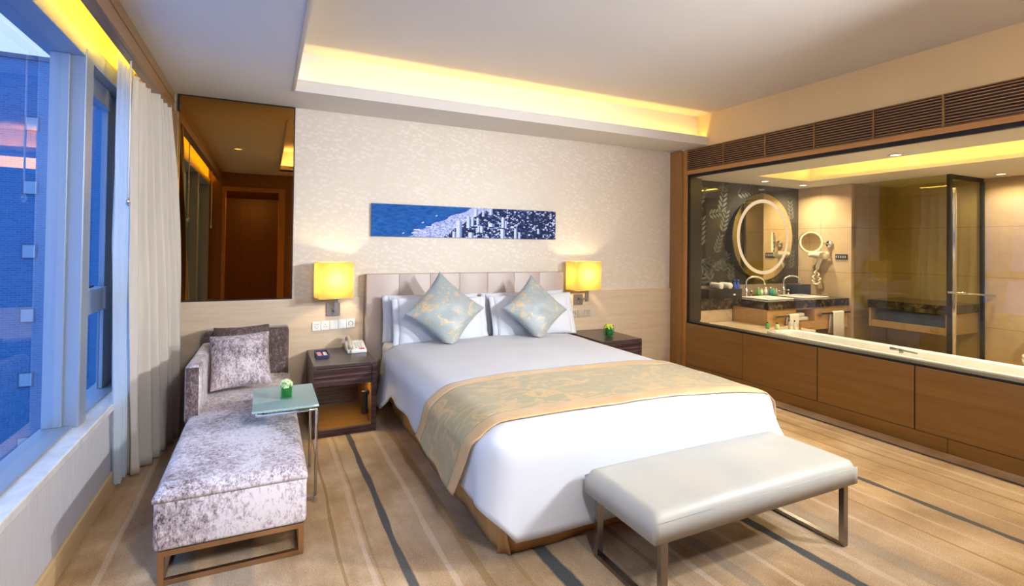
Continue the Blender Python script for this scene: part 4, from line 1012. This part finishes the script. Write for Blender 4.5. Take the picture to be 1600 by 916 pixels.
# console and shower glass
co = thing('console_cabinet', 'floating console cabinet with dark marble top behind the shower glass', 'cabinet', (8.0, -1.37, .52))
obj('marble_top', B(7.66, 8.375, -1.80, -.93, .768, .872, .003), 'marble_dark', co)
bm = bmesh.new(); box(bm, 7.67, 8.375, -.965, -.945, .53, .768); box(bm, 7.67, 8.375, -1.79, -1.77, .53, .768); box(bm, 7.69, 8.375, -1.77, -.965, .53, .55); box(bm, 8.34, 8.375, -1.77, -.965, .55, .768); obj('cabinet_body', bm, 'wood_vanity', co)
for a, b in ((-1.362, -.968), (-1.767, -1.366)):
    d_ = obj('drawer', B(7.672, 7.69, a, b, .532, .615, .002), 'wood_vanity', co)
    if a < -1.5: obj('handle', B(7.660, 7.672, -1.70, -1.62, .565, .595, .002), 'chrome', d_)
tag(obj('folded_robe', softbox(7.72, 8.25, -1.72, -1.0, .551, .70, .04, .02, 5), 'navy_fabric', None, True), 'folded navy robe on the shelf of the console cabinet', 'robe')
sh_ = thing('shower_screen', 'black framed glass shower screen with chrome bar in the bathroom', 'shower screen', (7.9, -1.83, 0))
bm = bmesh.new(); box(bm, 7.600, 7.640, -1.85, -1.81, .0, 2.38, .002); box(bm, 7.64, 8.36, -1.845, -1.815, 2.33, 2.38, .002); box(bm, 8.34, 8.376, -1.85, -1.81, 0, 2.33, .002); obj('frame', bm, 'black_metal', sh_)
obj('glass_panel', B(7.616, 7.624, -1.81, -.785, .02, 2.375), 'glass_shower', sh_); obj('glass_door', B(7.64, 8.34, -1.834, -1.826, .02, 2.33), 'glass_shower', sh_)
bm = bmesh.new(); box(bm, 7.60, 7.625, -1.895, -1.865, .15, 2.22, .004); obj('edge_profile', bm, 'chrome', sh_)
bm = bmesh.new(); tube(bm, [(7.50, -1.95, 1.045), (8.35, -1.95, .985)], .012, 10); 
for x, z in ((7.53, 1.043), (8.30, .989)): box(bm, x-.02, x+.02, -1.95, -1.86, z-.012, z+.012, .003)
obj('grab_bar', bm, 'chrome', sh_, True)
tl_ = thing('toilet', 'white toilet at the right edge behind the bathroom window', 'toilet', (7.9, -2.66, 0))
bm = bmesh.new(); lathe(bm, [(.13, 0), (.12, .06), (.14, .22), (.21, .36), (.215, .40), (.19, .41)], (7.78, -2.62, 0), 32)
for v in bm.verts: v.co.x = 7.78 + (v.co.x-7.78)*1.25
obj('bowl', bm, 'porcelain', tl_, True)
bm = bmesh.new(); lathe(bm, [(.20, .41), (.215, .42), (.21, .445), (.12, .455), (.01, .458)], (7.78, -2.62, 0), 32)
for v in bm.verts: v.co.x = 7.78 + (v.co.x-7.78)*1.25
obj('seat_lid', bm, 'porcelain', tl_, True)
obj('cistern', B(8.12, 8.375, -2.84, -2.40, .0, .82, .02, 3), 'porcelain', tl_, True)
# bathroom and bedroom downlights
def downlight(x, y, z, label, e=0, lit=True):
    t = thing('downlight', label, 'ceiling light', (x, y, z-.01), 'recessed downlights'); bm = bmesh.new(); lathe(bm, [(.058, z-.001), (.060, z-.006), (.044, z-.008), (.042, z-.001)], (x, y, 0), 28, cap=False); obj('trim_ring', bm, 'white_plastic', t, True)
    bm = bmesh.new(); lathe(bm, [(.002, z-.004), (.042, z-.004)], (x, y, 0), 24); obj('lens', bm, 'lamp_glow', t)
    if e: light('downlight_beam', 'AREA', (x, y, z-.012), e, (1.0, 0.86, 0.64), (x, y, 0), shape='DISK', size=.08, spread=2.6)
downlight(6.42, -.38, 2.38, 'lit downlight left of the round mirror in the bathroom ceiling', 17); downlight(7.20, -.36, 2.38, 'lit downlight right of the round mirror in the bathroom ceiling', 17)
downlight(5.80, -2.22, 2.38, 'lit downlight between the cove and the bathroom window', 20); downlight(8.05, -2.12, 2.38, 'lit downlight right of the shower screen in the bathroom ceiling', 9)
downlight(7.3, -3.4, 2.38, 'unseen downlight added to brighten the bathroom, over its far part', 34); downlight(5.80, -3.7, 2.38, 'unseen downlight added to brighten the bathroom, over the far end of the bathtub', 34)  # both out of view, added for more bounce in the bathroom
downlight(.287, -2.52, 2.70, 'downlight in the low bedroom ceiling, seen in the bronze mirror')

# ------------------------------------------------------------------ outside: brick block across the street
fb = thing('brick_building', 'blue lit brick building seen through the left window', 'building', (-8, 25, -12))
obj('facade', B(-26, -3.2, 25, 32, -12, 9.55), 'brick_dusk_tint', fb)
obj('parapet', B(-26.1, -3.1, 24.9, 32, 9.55, 9.75), 'facade_trim', fb)
for i in range(9):
    for x in (-9.10, -12.0):
        z = 7.0 - i*2.85
        f_ = obj('window', B(x-.02, x+.50, 24.94, 25.0, z-.63, z+.02), 'facade_trim', fb); obj('pane', B(x+.03, x+.45, 24.92, 24.94, z-.58, z-.03), 'facade_pane', f_)
struct('street', B(-40, 20, 6, 60, -12.2, -12), 'facade_trim')
